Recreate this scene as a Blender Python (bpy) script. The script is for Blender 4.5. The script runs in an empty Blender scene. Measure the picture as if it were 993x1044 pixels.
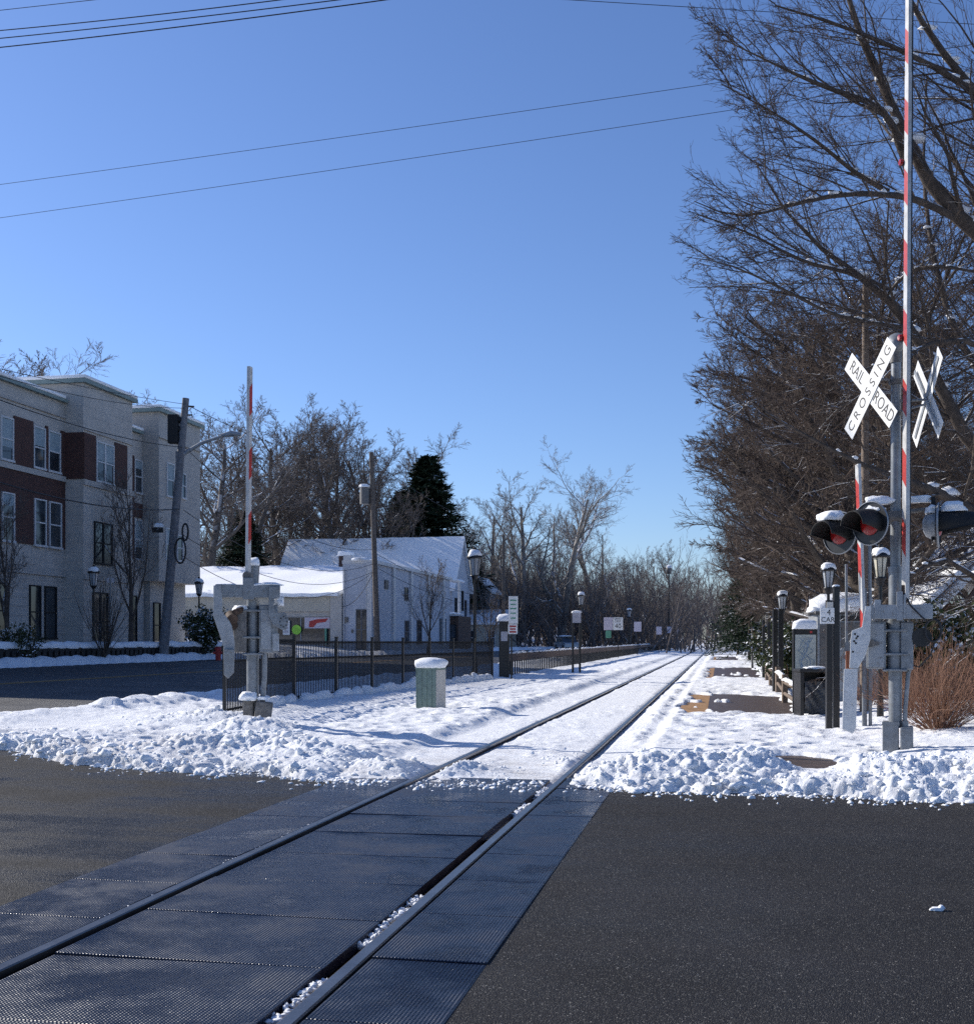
import bpy, bmesh, math, random
import numpy as np
from mathutils import Vector, Matrix
SC = bpy.context.scene; COL = SC.collection
R = math.radians
F = 1200.0; HC = 1.5; HZ = 652.0; CX = 496.5; K = 0.1975
ANG = math.atan(K)                     # heading of the railway, right of the camera axis
rnd = random.Random(7)
# ------------------------------------------------------------------ numpy noise
def _h(ix, iy, s):
    n = (ix.astype(np.int64)*374761393 + iy.astype(np.int64)*668265263 + s*1274126177) & 0xffffffff
    n = ((n ^ (n >> 13))*1274126177) & 0xffffffff
    return ((n ^ (n >> 16)) & 0xffffff)/float(0xffffff)
def vn(x, y, s=0):
    x0 = np.floor(x); y0 = np.floor(y); fx = x-x0; fy = y-y0
    fx = fx*fx*(3-2*fx); fy = fy*fy*(3-2*fy)
    a = _h(x0, y0, s); b = _h(x0+1, y0, s); c = _h(x0, y0+1, s); d = _h(x0+1, y0+1, s)
    return (a*(1-fx)+b*fx)*(1-fy)+(c*(1-fx)+d*fx)*fy
def fbm(x, y, s=0, o=4):
    r = 0; a = .5; t = 0
    for i in range(o):
        r = r+a*vn(x*2**i, y*2**i, s+i*17); t += a; a *= .5
    return r/t
def worley(x, y, s=0):
    x0 = np.floor(x); y0 = np.floor(y); best = np.full(x.shape, 9.0); val = np.zeros(x.shape)
    for i in (-1, 0, 1):
        for j in (-1, 0, 1):
            cx = x0+i; cy = y0+j
            px = cx+_h(cx, cy, s); py = cy+_h(cx, cy, s+5)
            d = (px-x)**2+(py-y)**2
            m = d < best
            best = np.where(m, d, best); val = np.where(m, _h(cx, cy, s+9), val)
    return best, val
def domes(x, y, sc, s=0):
    d, v = worley(x/sc, y/sc, s)
    return np.clip(1-d*1.5, 0, 1)**.6*(.35+.65*v)
def sstep(a, b, x):
    t = np.clip((x-a)/(b-a), 0, 1); return t*t*(3-2*t)
# ------------------------------------------------------------------ terrain
def Hn(x, y):
    u = x-K*y
    h = np.interp(u, [-400, -70, -36, -30.5, -29, -26, -12, -7, 2.2, 3.2, 60, 400],
                     [6, 3.5, 1.2, .9, .75, .42, .17, 0, 0, .1, .3, .5])
    h = h+np.clip((y-120)/110, 0, 1)*np.clip((-u-21)/25, 0, 2.2)*3.2
    return h
EX = [-60, -9, -6.31, -4.53, -2.68, -1.6, -.9, .0, 1.18, 1.38, 2.75, 3.4, 4.3, 4.5, 8, 60]
EY = [34, 17.5, 15.25, 13.7, 13.1, 12.2, 11.95, 11.9, 11.75, 11.5, 11.25, 11.05, 10.75, 10.6, 9.3, -10]
def edge(x): return np.interp(x, EX, EY)
# ploughed heaps: x, y, sx, sy, height
def wp(px, Y): return (px-CX)*Y/F
BANKS = [(wp(700, 12.5), 12.35, .75, .42, .26), (wp(762, 12.6), 12.45, .34, .36, .30), (wp(640, 12.5), 12.4, .4, .45, .18),
         (wp(915, 12.3), 11.9, .6, .45, .15), (wp(965, 12.1), 11.9, .8, .6, .20), (wp(1080, 11.5), 11.4, 1.2, .6, .25), (wp(880, 12.2), 11.9, .3, .35, .12),
         (wp(262, 15.0), 15.0, .5, .5, .42), (wp(215, 15), 14.9, .55, .6, .22), (wp(330, 14.2), 14.0, .8, .5, .15), (wp(300, 14.6), 14.6, .5, .5, .2), (wp(170, 14.6), 14.5, .8, .5, .12),
         (wp(400, 13.4), 13.3, .7, .45, .17), (wp(455, 13.3), 13.5, .5, .4, .14), (wp(110, 15.2), 15.0, .8, .5, .12), (wp(250, 17.6), 18.0, .7, .6, .25), (wp(215, 19.4), 19.6, .9, .5, .22),
         (wp(30, 17), 16.6, 1.6, .5, .07), (wp(590, 14), 14.2, .25, .9, .08)]
UL, UR = -3.26, -1.68                  # the two rails
def ustreet(y): return np.interp(y, [0, 60, 150, 700], [-26, -26, -19.5, -19])
def unear(y): return np.interp(y, [0, 20, 40, 120, 700], [-12.0, -12.0, -11.3, -10.5, -10.5])
def Tn(x, y):
    """height of the snow above the bare ground"""
    u = x-K*y
    T = .05+.035*fbm(x*.7, y*.7, 3)+.02*fbm(x*4, y*2.5, 5)
    fine = domes(x, y, .14, 4)*.028+domes(x+.3, y, .06, 8)*.012
    T = T+fine*sstep(.42, .62, fbm(x*.9, y*.6, 21))*np.where(y < 60, 1, .3)
    wd, wv = worley(x/.45, y/.45, 55); pit = np.clip(1-wd*7, 0, 1)**.7
    T = T-.055*pit*sstep(.38, .55, fbm(x*.45, y*.3, 56))*(y < 75)
    T = T+.05*(fbm(x*1.7, y*1.1, 57)-.5)*(y < 90)
    # track bed
    tz = sstep(-4.5, -4.1, u)*(1-sstep(-1.1, -.8, u))
    bed = -.038+.012*fbm(x*5, y*3, 9)+.028*domes(x, y, .16, 12)*sstep(.5, .7, fbm(x*1.3, y*.5, 31))
    dr = np.minimum(abs(u-UL), abs(u-UR))
    bed = bed-.035*(1-sstep(.05, .15, dr))
    T = T*(1-tz)+bed*tz
    # shoulder of trodden lumps right of the right rail
    sh = np.exp(-((u+1.22)/.22)**2)*(1-sstep(50, 90, y))
    T = T+sh*(.03+.10*domes(x, y, .22, 41)*sstep(.35, .6, vn(x*1.1, y*.45, 44)))
    # bare rows of the platform
    pz = sstep(-.85, -.6, u)*(1-sstep(1.55, 1.8, u))
    wob = (fbm(x*1.2, y*.35, 51)-.5)*3.0; wu = (fbm(x*3, y*.7, 52)-.5)*.9
    uu = u+wu
    for (a, b, ul, ur) in ((23.3, 30.5, -.8, 1.8), (45, 61, -.6, 1.75), (82, 100, -.6, 1.6)):
        hole = sstep(a-.4, a+.3, y+wob)*(1-sstep(b-.4, b+.6, y+wob*1.4))*sstep(ul, ul+.15, uu)*(1-sstep(ur-.25, ur, uu))
        pat = sstep(.24, .30, fbm(x*2.2, y*.9, 61))
        T = T-hole*pat*.14
    # thin worn streaks
    st = sstep(.66, .70, fbm(x*.5, y*3.2, 71, 3))*pz*(1-sstep(24, 30, y))*sstep(15, 17, y)
    T = T-.10*st
    # asphalt showing beside the near bank
    e = ((x-wp(817, 14.2))/.45)**2+((y-13.9)/1.1)**2
    T = T-.17*(1-sstep(.6, 1.25, e+(fbm(x*4, y*4, 81)-.5)*1.0))
    # left slush: brown trodden snow
    # heaps
    B = np.zeros(x.shape)
    for (bx, by, sx, sy, a) in BANKS:
        B = np.maximum(B, 0)+a*np.exp(-((x-bx)/sx)**2-((y-by)/sy)**2)
    cl = domes(x, y, .30, 101)*.4+.5*sstep(.35, .75, fbm(x*1.6, y*1.6, 102))+domes(x+.1*vn(x*9, y*9, 3), y, .15, 103)*.40+domes(x, y, .075, 105)*.34+.35*fbm(x*4, y*4, 107)+.30*(1-abs(2*vn(x*13, y*13, 109)-1))+.16*vn(x*28, y*28, 108)-.12
    ed = np.exp(-((y-edge(x)-.45)/.4)**2)*np.where(x < -2.4, .6, 1.0)*(.02+.07*sstep(0, 1, vn(x*.8, y*.1, 9)))
    ed = ed*np.where((u > -4.2) & (u < -.9), .45, 1)
    Bt = B+ed
    T = T+Bt*(.22+.56*cl)
    # kerb heaps along the street
    kb = np.exp(-((u-unear(y)-.5)/.5)**2)*.16+np.exp(-((u-ustreet(y)+.8)/.7)**2)*.22
    kb = kb*np.where(y > 22, 1, .5)
    T = T+kb*(.5+.8*domes(x, y, .5, 111))
    T = np.minimum(T, np.interp(dr, [.055, .09, .7], [-.03, -.012, .32]))      # rails stay swept by passing wheels
    # the snow stops at the road and in the street
    on = sstep(0, .42, y-edge(x)+.08+(fbm(x*3, y*3, 121)-.5)*np.where(x < -2.4, 1.5, .6)+(domes(x, y, .12, 122)-.4)*.12)
    strt = sstep(.0, .35, u-unear(y)+(fbm(x*1.5, y*.6, 131)-.5)*.9)+(1-sstep(-.3, .1, u-ustreet(y)+(fbm(x*.7, y*.3, 132)-.5)*.5))
    strt = np.clip(strt, 0, 1)
    # crossing road continues left of the street too
    on = on*strt
    return T*on-.07*(1-on)
def base(x, y): return float(Hn(np.array([float(x)]), np.array([float(y)]))[0])
def gz(x, y):
    a = np.array([float(x)]); b = np.array([float(y)])
    return float(Hn(a, b)[0]+max(0.0, Tn(a, b)[0]))
def xp(px, Y): return (px-CX)*Y/F
def zp(py, Y): return HC-(py-HZ)*Y/F
def at(px, Y, dz=0):
    x = xp(px, Y); return Vector((x, Y, gz(x, Y)+dz))
def U(u, Y, dz=0):
    x = u+K*Y; return Vector((x, Y, gz(x, Y)+dz))
# ------------------------------------------------------------------ materials
def newmat(name):
    m = bpy.data.materials.new(name); m.use_nodes = True
    nt = m.node_tree; b = nt.nodes['Principled BSDF']; return m, nt, b
def N(nt, t, **k):
    n = nt.nodes.new(t)
    for a, v in k.items():
        if a.startswith('i_'):
            n.inputs[a[2:].replace('_', ' ')].default_value = v
        else: setattr(n, a, v)
    return n
def L(nt, a, b): nt.links.new(a, b)
def ramp(nt, fac, stops):
    r = nt.nodes.new('ShaderNodeValToRGB'); cr = r.color_ramp
    while len(cr.elements) < len(stops): cr.elements.new(.5)
    for e, (p, c) in zip(cr.elements, stops):
        e.position = p; e.color = (*c, 1) if not isinstance(c, (int, float)) else (c, c, c, 1)
    L(nt, fac, r.inputs[0]); return r.outputs[0]
def noise(nt, vec, scale, detail=4, rough=.6):
    n = N(nt, 'ShaderNodeTexNoise'); n.inputs['Scale'].default_value = scale; n.inputs['Detail'].default_value = detail
    n.inputs['Roughness'].default_value = rough
    if vec is not None: L(nt, vec, n.inputs['Vector'])
    return n.outputs['Fac']
def mix(nt, fac, a, b):
    m = N(nt, 'ShaderNodeMix', data_type='RGBA')
    if isinstance(fac, float): m.inputs[0].default_value = fac
    else: L(nt, fac, m.inputs[0])
    for i, v in ((6, a), (7, b)):
        if isinstance(v, tuple): m.inputs[i].default_value = (*v, 1)
        else: L(nt, v, m.inputs[i])
    return m.outputs[2]
def mth(nt, op, a, b=None, clamp=False):
    m = N(nt, 'ShaderNodeMath', operation=op); m.use_clamp = clamp
    for i, v in enumerate((a, b)):
        if v is None: continue
        if isinstance(v, (int, float)): m.inputs[i].default_value = v
        else: L(nt, v, m.inputs[i])
    return m.outputs[0]
def bump(nt, b, h, dist=.01, strength=1.0):
    n = N(nt, 'ShaderNodeBump'); n.inputs['Distance'].default_value = dist; n.inputs['Strength'].default_value = strength
    L(nt, h, n.inputs['Height']); L(nt, n.outputs[0], b.inputs['Normal']); return n
def plain(name, col, rough=.6, metal=0, var=.25, scale=6, bmp=0, spec=.5, dirt=None):
    m, nt, b = newmat(name)
    tc = N(nt, 'ShaderNodeTexCoord').outputs['Object']
    f = noise(nt, tc, scale, 6, .65)
    lo = tuple(c*(1-var) for c in col); hi = tuple(min(1, c*(1+var)) for c in col)
    c = ramp(nt, f, [(.3, lo), (.7, hi)])
    if dirt:
        f2 = noise(nt, tc, scale*3.1, 8, .7); d = ramp(nt, f2, [(.56, 0.0), (.68, 1.0)])
        c = mix(nt, d, c, dirt)
    L(nt, c, b.inputs['Base Color'])
    b.inputs['Roughness'].default_value = rough; b.inputs['Metallic'].default_value = metal
    b.inputs['Specular IOR Level'].default_value = spec
    if bmp: bump(nt, b, noise(nt, tc, scale*8, 4), bmp, .6)
    return m
def snowtop(name, col, rough=.85, lo=.55, hi=.75, thr=.5, scale=3.0, var=.35, ns=8, spec=.3, bmp=.01):
    """a surface whose upward faces carry snow"""
    m, nt, b = newmat(name)
    tcn = N(nt, 'ShaderNodeTexCoord'); tc = tcn.outputs['Object']
    f = noise(nt, tc, ns, 6, .65)
    c = ramp(nt, f, [(.3, tuple(x*(1-var) for x in col)), (.7, tuple(x*(1+var) for x in col))])
    g = N(nt, 'ShaderNodeNewGeometry'); s = N(nt, 'ShaderNodeSeparateXYZ'); L(nt, g.outputs['Normal'], s.inputs[0])
    up = N(nt, 'ShaderNodeMapRange'); up.inputs[1].default_value = lo; up.inputs[2].default_value = hi; L(nt, s.outputs[2], up.inputs[0])
    n2 = noise(nt, tc, scale, 3, .6)
    k = ramp(nt, n2, [(thr, 0.0), (min(.99, thr+.04), 1.0)])
    fac = mth(nt, 'MULTIPLY', up.outputs[0], k, True)
    L(nt, mix(nt, fac, c, (.86, .88, .92)), b.inputs['Base Color'])
    b.inputs['Roughness'].default_value = rough; b.inputs['Specular IOR Level'].default_value = spec
    if bmp: bump(nt, b, noise(nt, tc, ns*4, 4), bmp, .7)
    return m
M = {}
def m_snow():
    m, nt, b = newmat('snow'); g = N(nt, 'ShaderNodeNewGeometry').outputs['Position']
    f = noise(nt, g, 2.3, 8, .7)
    # road grit thrown into the snow close to the kerb line
    sp = N(nt, 'ShaderNodeSeparateXYZ'); L(nt, g, sp.inputs[0])
    near = N(nt, 'ShaderNodeMapRange'); near.inputs[1].default_value = 19; near.inputs[2].default_value = 11
    L(nt, sp.outputs[1], near.inputs[0])
    zz = N(nt, 'ShaderNodeMapRange'); zz.inputs[1].default_value = .22; zz.inputs[2].default_value = -.02; L(nt, sp.outputs[2], zz.inputs[0])
    dm = mth(nt, 'MULTIPLY', near.outputs[0], zz.outputs[0], True)
    n2 = ramp(nt, noise(nt, g, 1.5, 8, .75), [(.42, 0.0), (.72, 1.0)])
    d1 = mth(nt, 'MULTIPLY', dm, n2, True)
    c = ramp(nt, f, [(.35, (.80, .82, .85)), (.6, (.89, .90, .91))])
    lx_ = N(nt, 'ShaderNodeMapRange'); lx_.inputs[1].default_value = -2.6; lx_.inputs[2].default_value = -4.2; L(nt, sp.outputs[0], lx_.inputs[0])
    slush = mth(nt, 'MULTIPLY', mth(nt, 'MULTIPLY', lx_.outputs[0], near.outputs[0], True), ramp(nt, noise(nt, g, .8, 8, .75), [(.42, 0.0), (.56, 1.0)]), True)
    c = mix(nt, mth(nt, 'MULTIPLY', slush, .75), c, (.44, .40, .37))
    c = mix(nt, d1, c, (.36, .32, .28))
    v = N(nt, 'ShaderNodeTexVoronoi'); v.inputs['Scale'].default_value = 9; L(nt, g, v.inputs['Vector'])
    spk = ramp(nt, v.outputs['Distance'], [(.07, 1.0), (.11, 0.0)])
    spk2 = mth(nt, 'MULTIPLY', spk, ramp(nt, noise(nt, g, .9, 4), [(.47, 0.0), (.6, .8)]), True)
    c = mix(nt, spk2, c, (.16, .14, .12))
    L(nt, c, b.inputs['Base Color']); b.inputs['Roughness'].default_value = .75; b.inputs['Specular IOR Level'].default_value = .3
    h = mth(nt, 'ADD', noise(nt, g, 14, 8, .7), mth(nt, 'MULTIPLY', noise(nt, g, 70, 4, .7), .35))
    bump(nt, b, h, .035, .8); return m
def m_cap():
    m, nt, b = newmat('snow_cap'); g = N(nt, 'ShaderNodeNewGeometry').outputs['Position']
    L(nt, ramp(nt, noise(nt, g, 9, 6), [(.3, (.82, .84, .87)), (.6, (.90, .91, .92))]), b.inputs['Base Color'])
    b.inputs['Roughness'].default_value = .8; bump(nt, b, noise(nt, g, 30, 6, .7), .02, .6); return m
def m_asphalt(name, tone, street=False, wet=False, spec=.5):
    m, nt, b = newmat(name); g = N(nt, 'ShaderNodeNewGeometry').outputs['Position']
    v = N(nt, 'ShaderNodeTexVoronoi'); v.inputs['Scale'].default_value = 170; L(nt, g, v.inputs['Vector'])
    v2 = N(nt, 'ShaderNodeTexVoronoi'); v2.inputs['Scale'].default_value = 80; L(nt, g, v2.inputs['Vector'])
    sepc = N(nt, 'ShaderNodeSeparateColor'); L(nt, v.outputs['Color'], sepc.inputs[0])
    sep2 = N(nt, 'ShaderNodeSeparateColor'); L(nt, v2.outputs['Color'], sep2.inputs[0])
    big = noise(nt, g, .55, 6, .62)
    sp = N(nt, 'ShaderNodeSeparateXYZ'); L(nt, g, sp.inputs[0])
    cm = N(nt, 'ShaderNodeCombineXYZ'); L(nt, mth(nt, 'MULTIPLY', sp.outputs[0], .12), cm.inputs[0]); L(nt, mth(nt, 'ADD', sp.outputs[1], mth(nt, 'MULTIPLY', sp.outputs[0], .25)), cm.inputs[1])
    lane = noise(nt, cm.outputs[0], 1.3, 5, .6)         # tyre-polished bands along the road
    c = ramp(nt, lane, [(.35, tuple(t*.62 for t in tone)), (.64, tuple(t*1.5 for t in tone))])
    st1 = ramp(nt, sepc.outputs[0], [(.86, 0.0), (.9, 1.0)]); st2 = ramp(nt, sep2.outputs[1], [(.93, 0.0), (.95, 1.0)])
    c = mix(nt, mth(nt, 'MULTIPLY', st1, .6), c, (.13, .125, .115))
    c = mix(nt, mth(nt, 'MULTIPLY', mth(nt, 'MULTIPLY', st2, ramp(nt, v2.outputs['Distance'], [(.25, 1.0), (.4, 0.0)])), .8), c, (.3, .29, .27))
    ck = N(nt, 'ShaderNodeTexVoronoi', feature='DISTANCE_TO_EDGE'); ck.inputs['Scale'].default_value = .42
    wv_ = N(nt, 'ShaderNodeVectorMath', operation='ADD'); nz_ = N(nt, 'ShaderNodeTexNoise'); nz_.inputs['Scale'].default_value = 2.5; nz_.inputs['Detail'].default_value = 6; L(nt, g, nz_.inputs['Vector'])
    L(nt, g, wv_.inputs[0]); L(nt, nz_.outputs['Color'], wv_.inputs[1]); L(nt, wv_.outputs[0], ck.inputs['Vector'])
    crk = mth(nt, 'MULTIPLY', ramp(nt, ck.outputs['Distance'], [(.0, 1.0), (.004, 0.0)]), ramp(nt, noise(nt, g, .5, 3), [(.54, 0.0), (.60, .8)]), True)
    c = mix(nt, crk, c, (.004, .004, .004))
    salt = mth(nt, 'MULTIPLY', ramp(nt, noise(nt, g, .9, 8, .75), [(.52, 0.0), (.75, .35)]), .25 if wet else 1.0)
    c = mix(nt, salt, c, (.055, .052, .05))
    L(nt, c, b.inputs['Base Color'])
    r = ramp(nt, mth(nt, 'ADD', mth(nt, 'MULTIPLY', big, .6), mth(nt, 'MULTIPLY', lane, .4)), [(.42, .30 if wet else .55), (.58, .75 if wet else .8)])
    L(nt, r, b.inputs['Roughness']); b.inputs['Specular IOR Level'].default_value = spec
    h = mth(nt, 'ADD', mth(nt, 'MULTIPLY', v.outputs['Distance'], -1.0), mth(nt, 'MULTIPLY', noise(nt, g, 5, 4), .8))
    bump(nt, b, h, .005 if wet else .009, .9); return m
def m_panel():
    m, nt, b = newmat('rubber_panel'); tc = N(nt, 'ShaderNodeTexCoord').outputs['Object']
    g = N(nt, 'ShaderNodeNewGeometry').outputs['Position']
    mp = N(nt, 'ShaderNodeMapping'); L(nt, tc, mp.inputs[0]); mp.inputs['Scale'].default_value = (1, 1, 1)
    s = N(nt, 'ShaderNodeSeparateXYZ'); L(nt, mp.outputs[0], s.inputs[0])
    w = 2*math.pi/.034
    a = mth(nt, 'SINE', mth(nt, 'MULTIPLY', mth(nt, 'ADD', s.outputs[0], s.outputs[1]), w))
    c_ = mth(nt, 'SINE', mth(nt, 'MULTIPLY', mth(nt, 'SUBTRACT', s.outputs[0], s.outputs[1]), w))
    d = mth(nt, 'MULTIPLY', a, c_)
    big = noise(nt, g, 1.6, 6, .65)
    c = ramp(nt, big, [(.3, (.006, .010, .024)), (.7, (.013, .020, .040))])  # blue of the reflected sky is put into the rubber's base colour
    sn = ramp(nt, noise(nt, g, 60, 3), [(.70, 0.0), (.74, 1.0)])
    dst = ramp(nt, noise(nt, g, 2.2, 8, .8), [(.50, 0.0), (.72, .5)])
    c = mix(nt, dst, c, (.06, .06, .062))
    c = mix(nt, mth(nt, 'MULTIPLY', sn, .8), c, (.30, .29, .27))  # pale specks paint sparkle into the rubber's colour
    L(nt, c, b.inputs['Base Color'])
    L(nt, ramp(nt, big, [(.38, .12), (.62, .48)]), b.inputs['Roughness'])
    b.inputs['Specular IOR Level'].default_value = .5
    bump(nt, b, mth(nt, 'ADD', d, mth(nt, 'MULTIPLY', noise(nt, g, 25, 4), 1.4)), .0030, .9); return m
def m_bricks(name, c1, c2, mort, sx=.22, sy=.075, plat=False):
    m, nt, b = newmat(name); tc = N(nt, 'ShaderNodeTexCoord').outputs['Object']
    s = N(nt, 'ShaderNodeSeparateXYZ'); L(nt, tc, s.inputs[0]); cm = N(nt, 'ShaderNodeCombineXYZ')
    if plat: L(nt, s.outputs[0], cm.inputs[0]); L(nt, s.outputs[1], cm.inputs[1])
    else: L(nt, mth(nt, 'ADD', s.outputs[0], s.outputs[1]), cm.inputs[0]); L(nt, s.outputs[2], cm.inputs[1])
    t = N(nt, 'ShaderNodeTexBrick'); L(nt, cm.outputs[0], t.inputs['Vector'])
    t.inputs['Color1'].default_value = (*c1, 1); t.inputs['Color2'].default_value = (*c2, 1); t.inputs['Mortar'].default_value = (*mort, 1)
    t.inputs['Scale'].default_value = 1; t.inputs['Brick Width'].default_value = sx; t.inputs['Row Height'].default_value = sy; t.inputs['Mortar Size'].default_value = .008
    f = noise(nt, tc, 1.5, 6)
    L(nt, mix(nt, ramp(nt, f, [(.35, 0.0), (.7, .55)]), t.outputs[0], tuple(x*.55 for x in c1)), b.inputs['Base Color'])
    b.inputs['Roughness'].default_value = .5 if plat else .85
    bump(nt, b, t.outputs['Fac'], -.006, .6); return m
def m_siding(name, col, pitch=.16, snowy=False):
    m, nt, b = newmat(name); tc = N(nt, 'ShaderNodeTexCoord').outputs['Object']
    s = N(nt, 'ShaderNodeSeparateXYZ'); L(nt, tc, s.inputs[0])
    fr = mth(nt, 'FRACT', mth(nt, 'DIVIDE', s.outputs[2], pitch))
    f = noise(nt, tc, 1.2, 8, .7)
    c = ramp(nt, f, [(.3, tuple(x*.82 for x in col)), (.7, tuple(min(1, x*1.08) for x in col))])
    c = mix(nt, ramp(nt, fr, [(.0, .5), (.08, 0.0)]), c, tuple(x*.5 for x in col))
    L(nt, c, b.inputs['Base Color']); b.inputs['Roughness'].default_value = .75; bump(nt, b, fr, .01, .5); return m
def m_stripe(name, axis_u, ph=0.0, per=.88):
    """white gate arm with slanted red bands on the face turned to the traffic"""
    m, nt, b = newmat(name); tc = N(nt, 'ShaderNodeTexCoord'); s = N(nt, 'ShaderNodeSeparateXYZ'); L(nt, tc.outputs['Object'], s.inputs[0])
    t = mth(nt, 'ADD', mth(nt, 'DIVIDE', mth(nt, 'ADD', s.outputs[2], mth(nt, 'MULTIPLY', s.outputs[0], 1.0*axis_u)), per), ph)
    fr = mth(nt, 'FRACT', t); band = ramp(nt, fr, [(.0, 0.0), (.005, 1.0), (.46, 1.0), (.465, 0.0)])
    nz = N(nt, 'ShaderNodeSeparateXYZ'); L(nt, tc.outputs['Normal'], nz.inputs[0])
    face = mth(nt, 'LESS_THAN', nz.outputs[1], -.5)
    w = ramp(nt, noise(nt, tc.outputs['Object'], 7, 8, .75), [(.35, (.36, .35, .335)), (.55, (.52, .52, .51))])
    r_ = ramp(nt, noise(nt, tc.outputs['Object'], 9, 8, .75), [(.35, (.33, .03, .025)), (.65, (.48, .05, .04))])
    L(nt, mix(nt, mth(nt, 'MULTIPLY', band, face), w, r_), b.inputs['Base Color']); b.inputs['Roughness'].default_value = .35; return m
def m_glass(name, col=(.02, .025, .03), rough=.06, spec=.8):
    m, nt, b = newmat(name); tc = N(nt, 'ShaderNodeTexCoord').outputs['Object']
    L(nt, ramp(nt, noise(nt, tc, 1.3, 4), [(.4, col), (.65, tuple(c*2.4 for c in col))]), b.inputs['Base Color'])
    b.inputs['Roughness'].default_value = rough; b.inputs['Specular IOR Level'].default_value = spec; return m
M['snow'] = m_snow(); M['cap'] = m_cap()
M['road'] = m_asphalt('asphalt', (.014, .0135, .015), spec=.18); M['wetroad'] = m_asphalt('wet_asphalt', (.009, .0082, .008), wet=True, spec=.18); M['street'] = m_asphalt('street_asphalt', (.03, .032, .038), True)
M['panel'] = m_panel()
M['rail'] = plain('worn_rail_steel', (.20, .18, .165), .32, .9, .3, 3); M['rust'] = plain('rusty_steel', (.07, .045, .032), .8, .2, .4, 9, .004)
M['ballast'] = plain('ballast', (.05, .045, .04), .9, 0, .5, 40, .02)
M['brickpave'] = m_bricks('platform_paving', (.11, .075, .06), (.075, .055, .045), (.04, .035, .03), .2, .1, True)
M['tactile'] = plain('tactile_orange', (.36, .20, .075), .6, 0, .4, 5, .01, dirt=(.2, .13, .08))
M['brick'] = m_bricks('red_brick', (.095, .036, .028), (.065, .027, .022), (.08, .06, .05))
M['darkbrick'] = m_bricks('brown_brick', (.10, .055, .045), (.07, .04, .035), (.08, .06, .05))
M['stone'] = m_siding('cream_render', (.46, .435, .40), .42); M['stone2'] = m_siding('pale_block', (.42, .40, .37), .3)
M['white'] = m_siding('white_painted_block', (.46, .49, .55), .2); M['white2'] = plain('white_paint', (.55, .56, .57), .5, 0, .1, 5, dirt=(.5, .48, .45))
M['cream'] = m_siding('cream_siding', (.46, .43, .36), .15)
M['brownwood'] = plain('brown_boards', (.075, .045, .032), .75, 0, .4, 6)
M['green'] = plain('green_trim', (.19, .25, .24), .6, 0, .2, 4)
M['galv'] = plain('galvanised_steel', (.20, .215, .23), .45, .35, .25, 8, .002, dirt=(.13, .12, .105))
M['galv2'] = plain('painted_aluminium', (.29, .31, .33), .5, .2, .2, 5, .002, dirt=(.17, .155, .14))
M['dirtysteel'] = plain('grimy_steel', (.15, .145, .14), .6, .4, .35, 12, .004, dirt=(.1, .08, .06))
M['lightplate'] = plain('white_plate', (.56, .57, .57), .45, .1, .12, 7, dirt=(.4, .38, .35))
M['black'] = plain('black_paint', (.009, .009, .010), .38, 0, .4, 8); M['blackmatt'] = plain('matt_black', (.010, .010, .010), .7, 0, .3, 8)
M['blackdisc'] = plain('black_disc', (.02, .02, .021), .35, .2, .3, 8)
M['red'] = plain('red_lens', (.30, .014, .014), .2, 0, .3, 20); M['redp'] = plain('red_paint', (.40, .03, .03), .5, 0, .2, 8)
M['sign'] = plain('sign_white', (.76, .76, .74), .4, 0, .06, 5, dirt=(.62, .6, .56)); M['ink'] = plain('sign_black', (.012, .012, .012), .5, 0, .1, 5)
M['signback'] = plain('sign_back', (.42, .41, .45), .45, .3, .1, 5); M['signgreen'] = plain('sign_green', (.10, .30, .20), .5, 0, .15, 4)
M['pinkish'] = plain('pale_sign', (.55, .50, .56), .5, 0, .08, 4)
M['lampglass'] = m_glass('lamp_glass', (.20, .21, .22), .15, .5); M['glass'] = m_glass('window_glass'); M['frost'] = m_glass('yellowed_glass', (.30, .28, .22), .3, .5)
M['boxgreen'] = plain('green_grey_steel', (.17, .23, .20), .55, .1, .15, 6, .002, dirt=(.12, .15, .13)); M['boxgrey'] = plain('light_steel', (.50, .48, .44), .5, .1, .1, 6)
M['bag'] = plain('bin_liner', (.055, .057, .06), .3, 0, .6, 3, .03)
M['pole'] = plain('weathered_wood_pole', (.12, .10, .085), .9, 0, .45, 7, .02); M['poleblue'] = plain('grey_wood_pole', (.17, .17, .18), .9, 0, .35, 6, .02)
M['wood'] = plain('grey_timber', (.16, .12, .09), .85, 0, .4, 9, .01); M['guard'] = plain('brown_guard_timber', (.10, .065, .05), .8, 0, .4, 5, .01)
M['map'] = plain('station_map', (.42, .44, .40), .25, 0, .12, 9); M['mapline'] = plain('map_line', (.25, .33, .42), .4, 0, .2, 9)
M['orange'] = plain('rusty_orange_box', (.28, .09, .04), .6, 0, .3, 7); M['bright'] = plain('lime_paper', (.30, .62, .06), .6, 0, .1, 5)
M['tail'] = plain('amber', (.5, .2, .03), .4); M['cable'] = plain('cable_black', (.014, .014, .016), .6)
M['bark'] = snowtop('bark', (.085, .070, .060), .9, .35, .6, .50, 1.7, .4, 7, .2, .02)
M['barkw'] = snowtop('bark_snowy', (.12, .104, .092), .9, .2, .55, .47, 1.2, .4, 5, .2, .02)
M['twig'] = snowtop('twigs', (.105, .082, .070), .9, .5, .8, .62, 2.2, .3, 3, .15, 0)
M['twigbig'] = snowtop('dark_twigs', (.075, .055, .045), .9, .5, .8, .66, 2.2, .3, 3, .15, 0)
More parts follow.
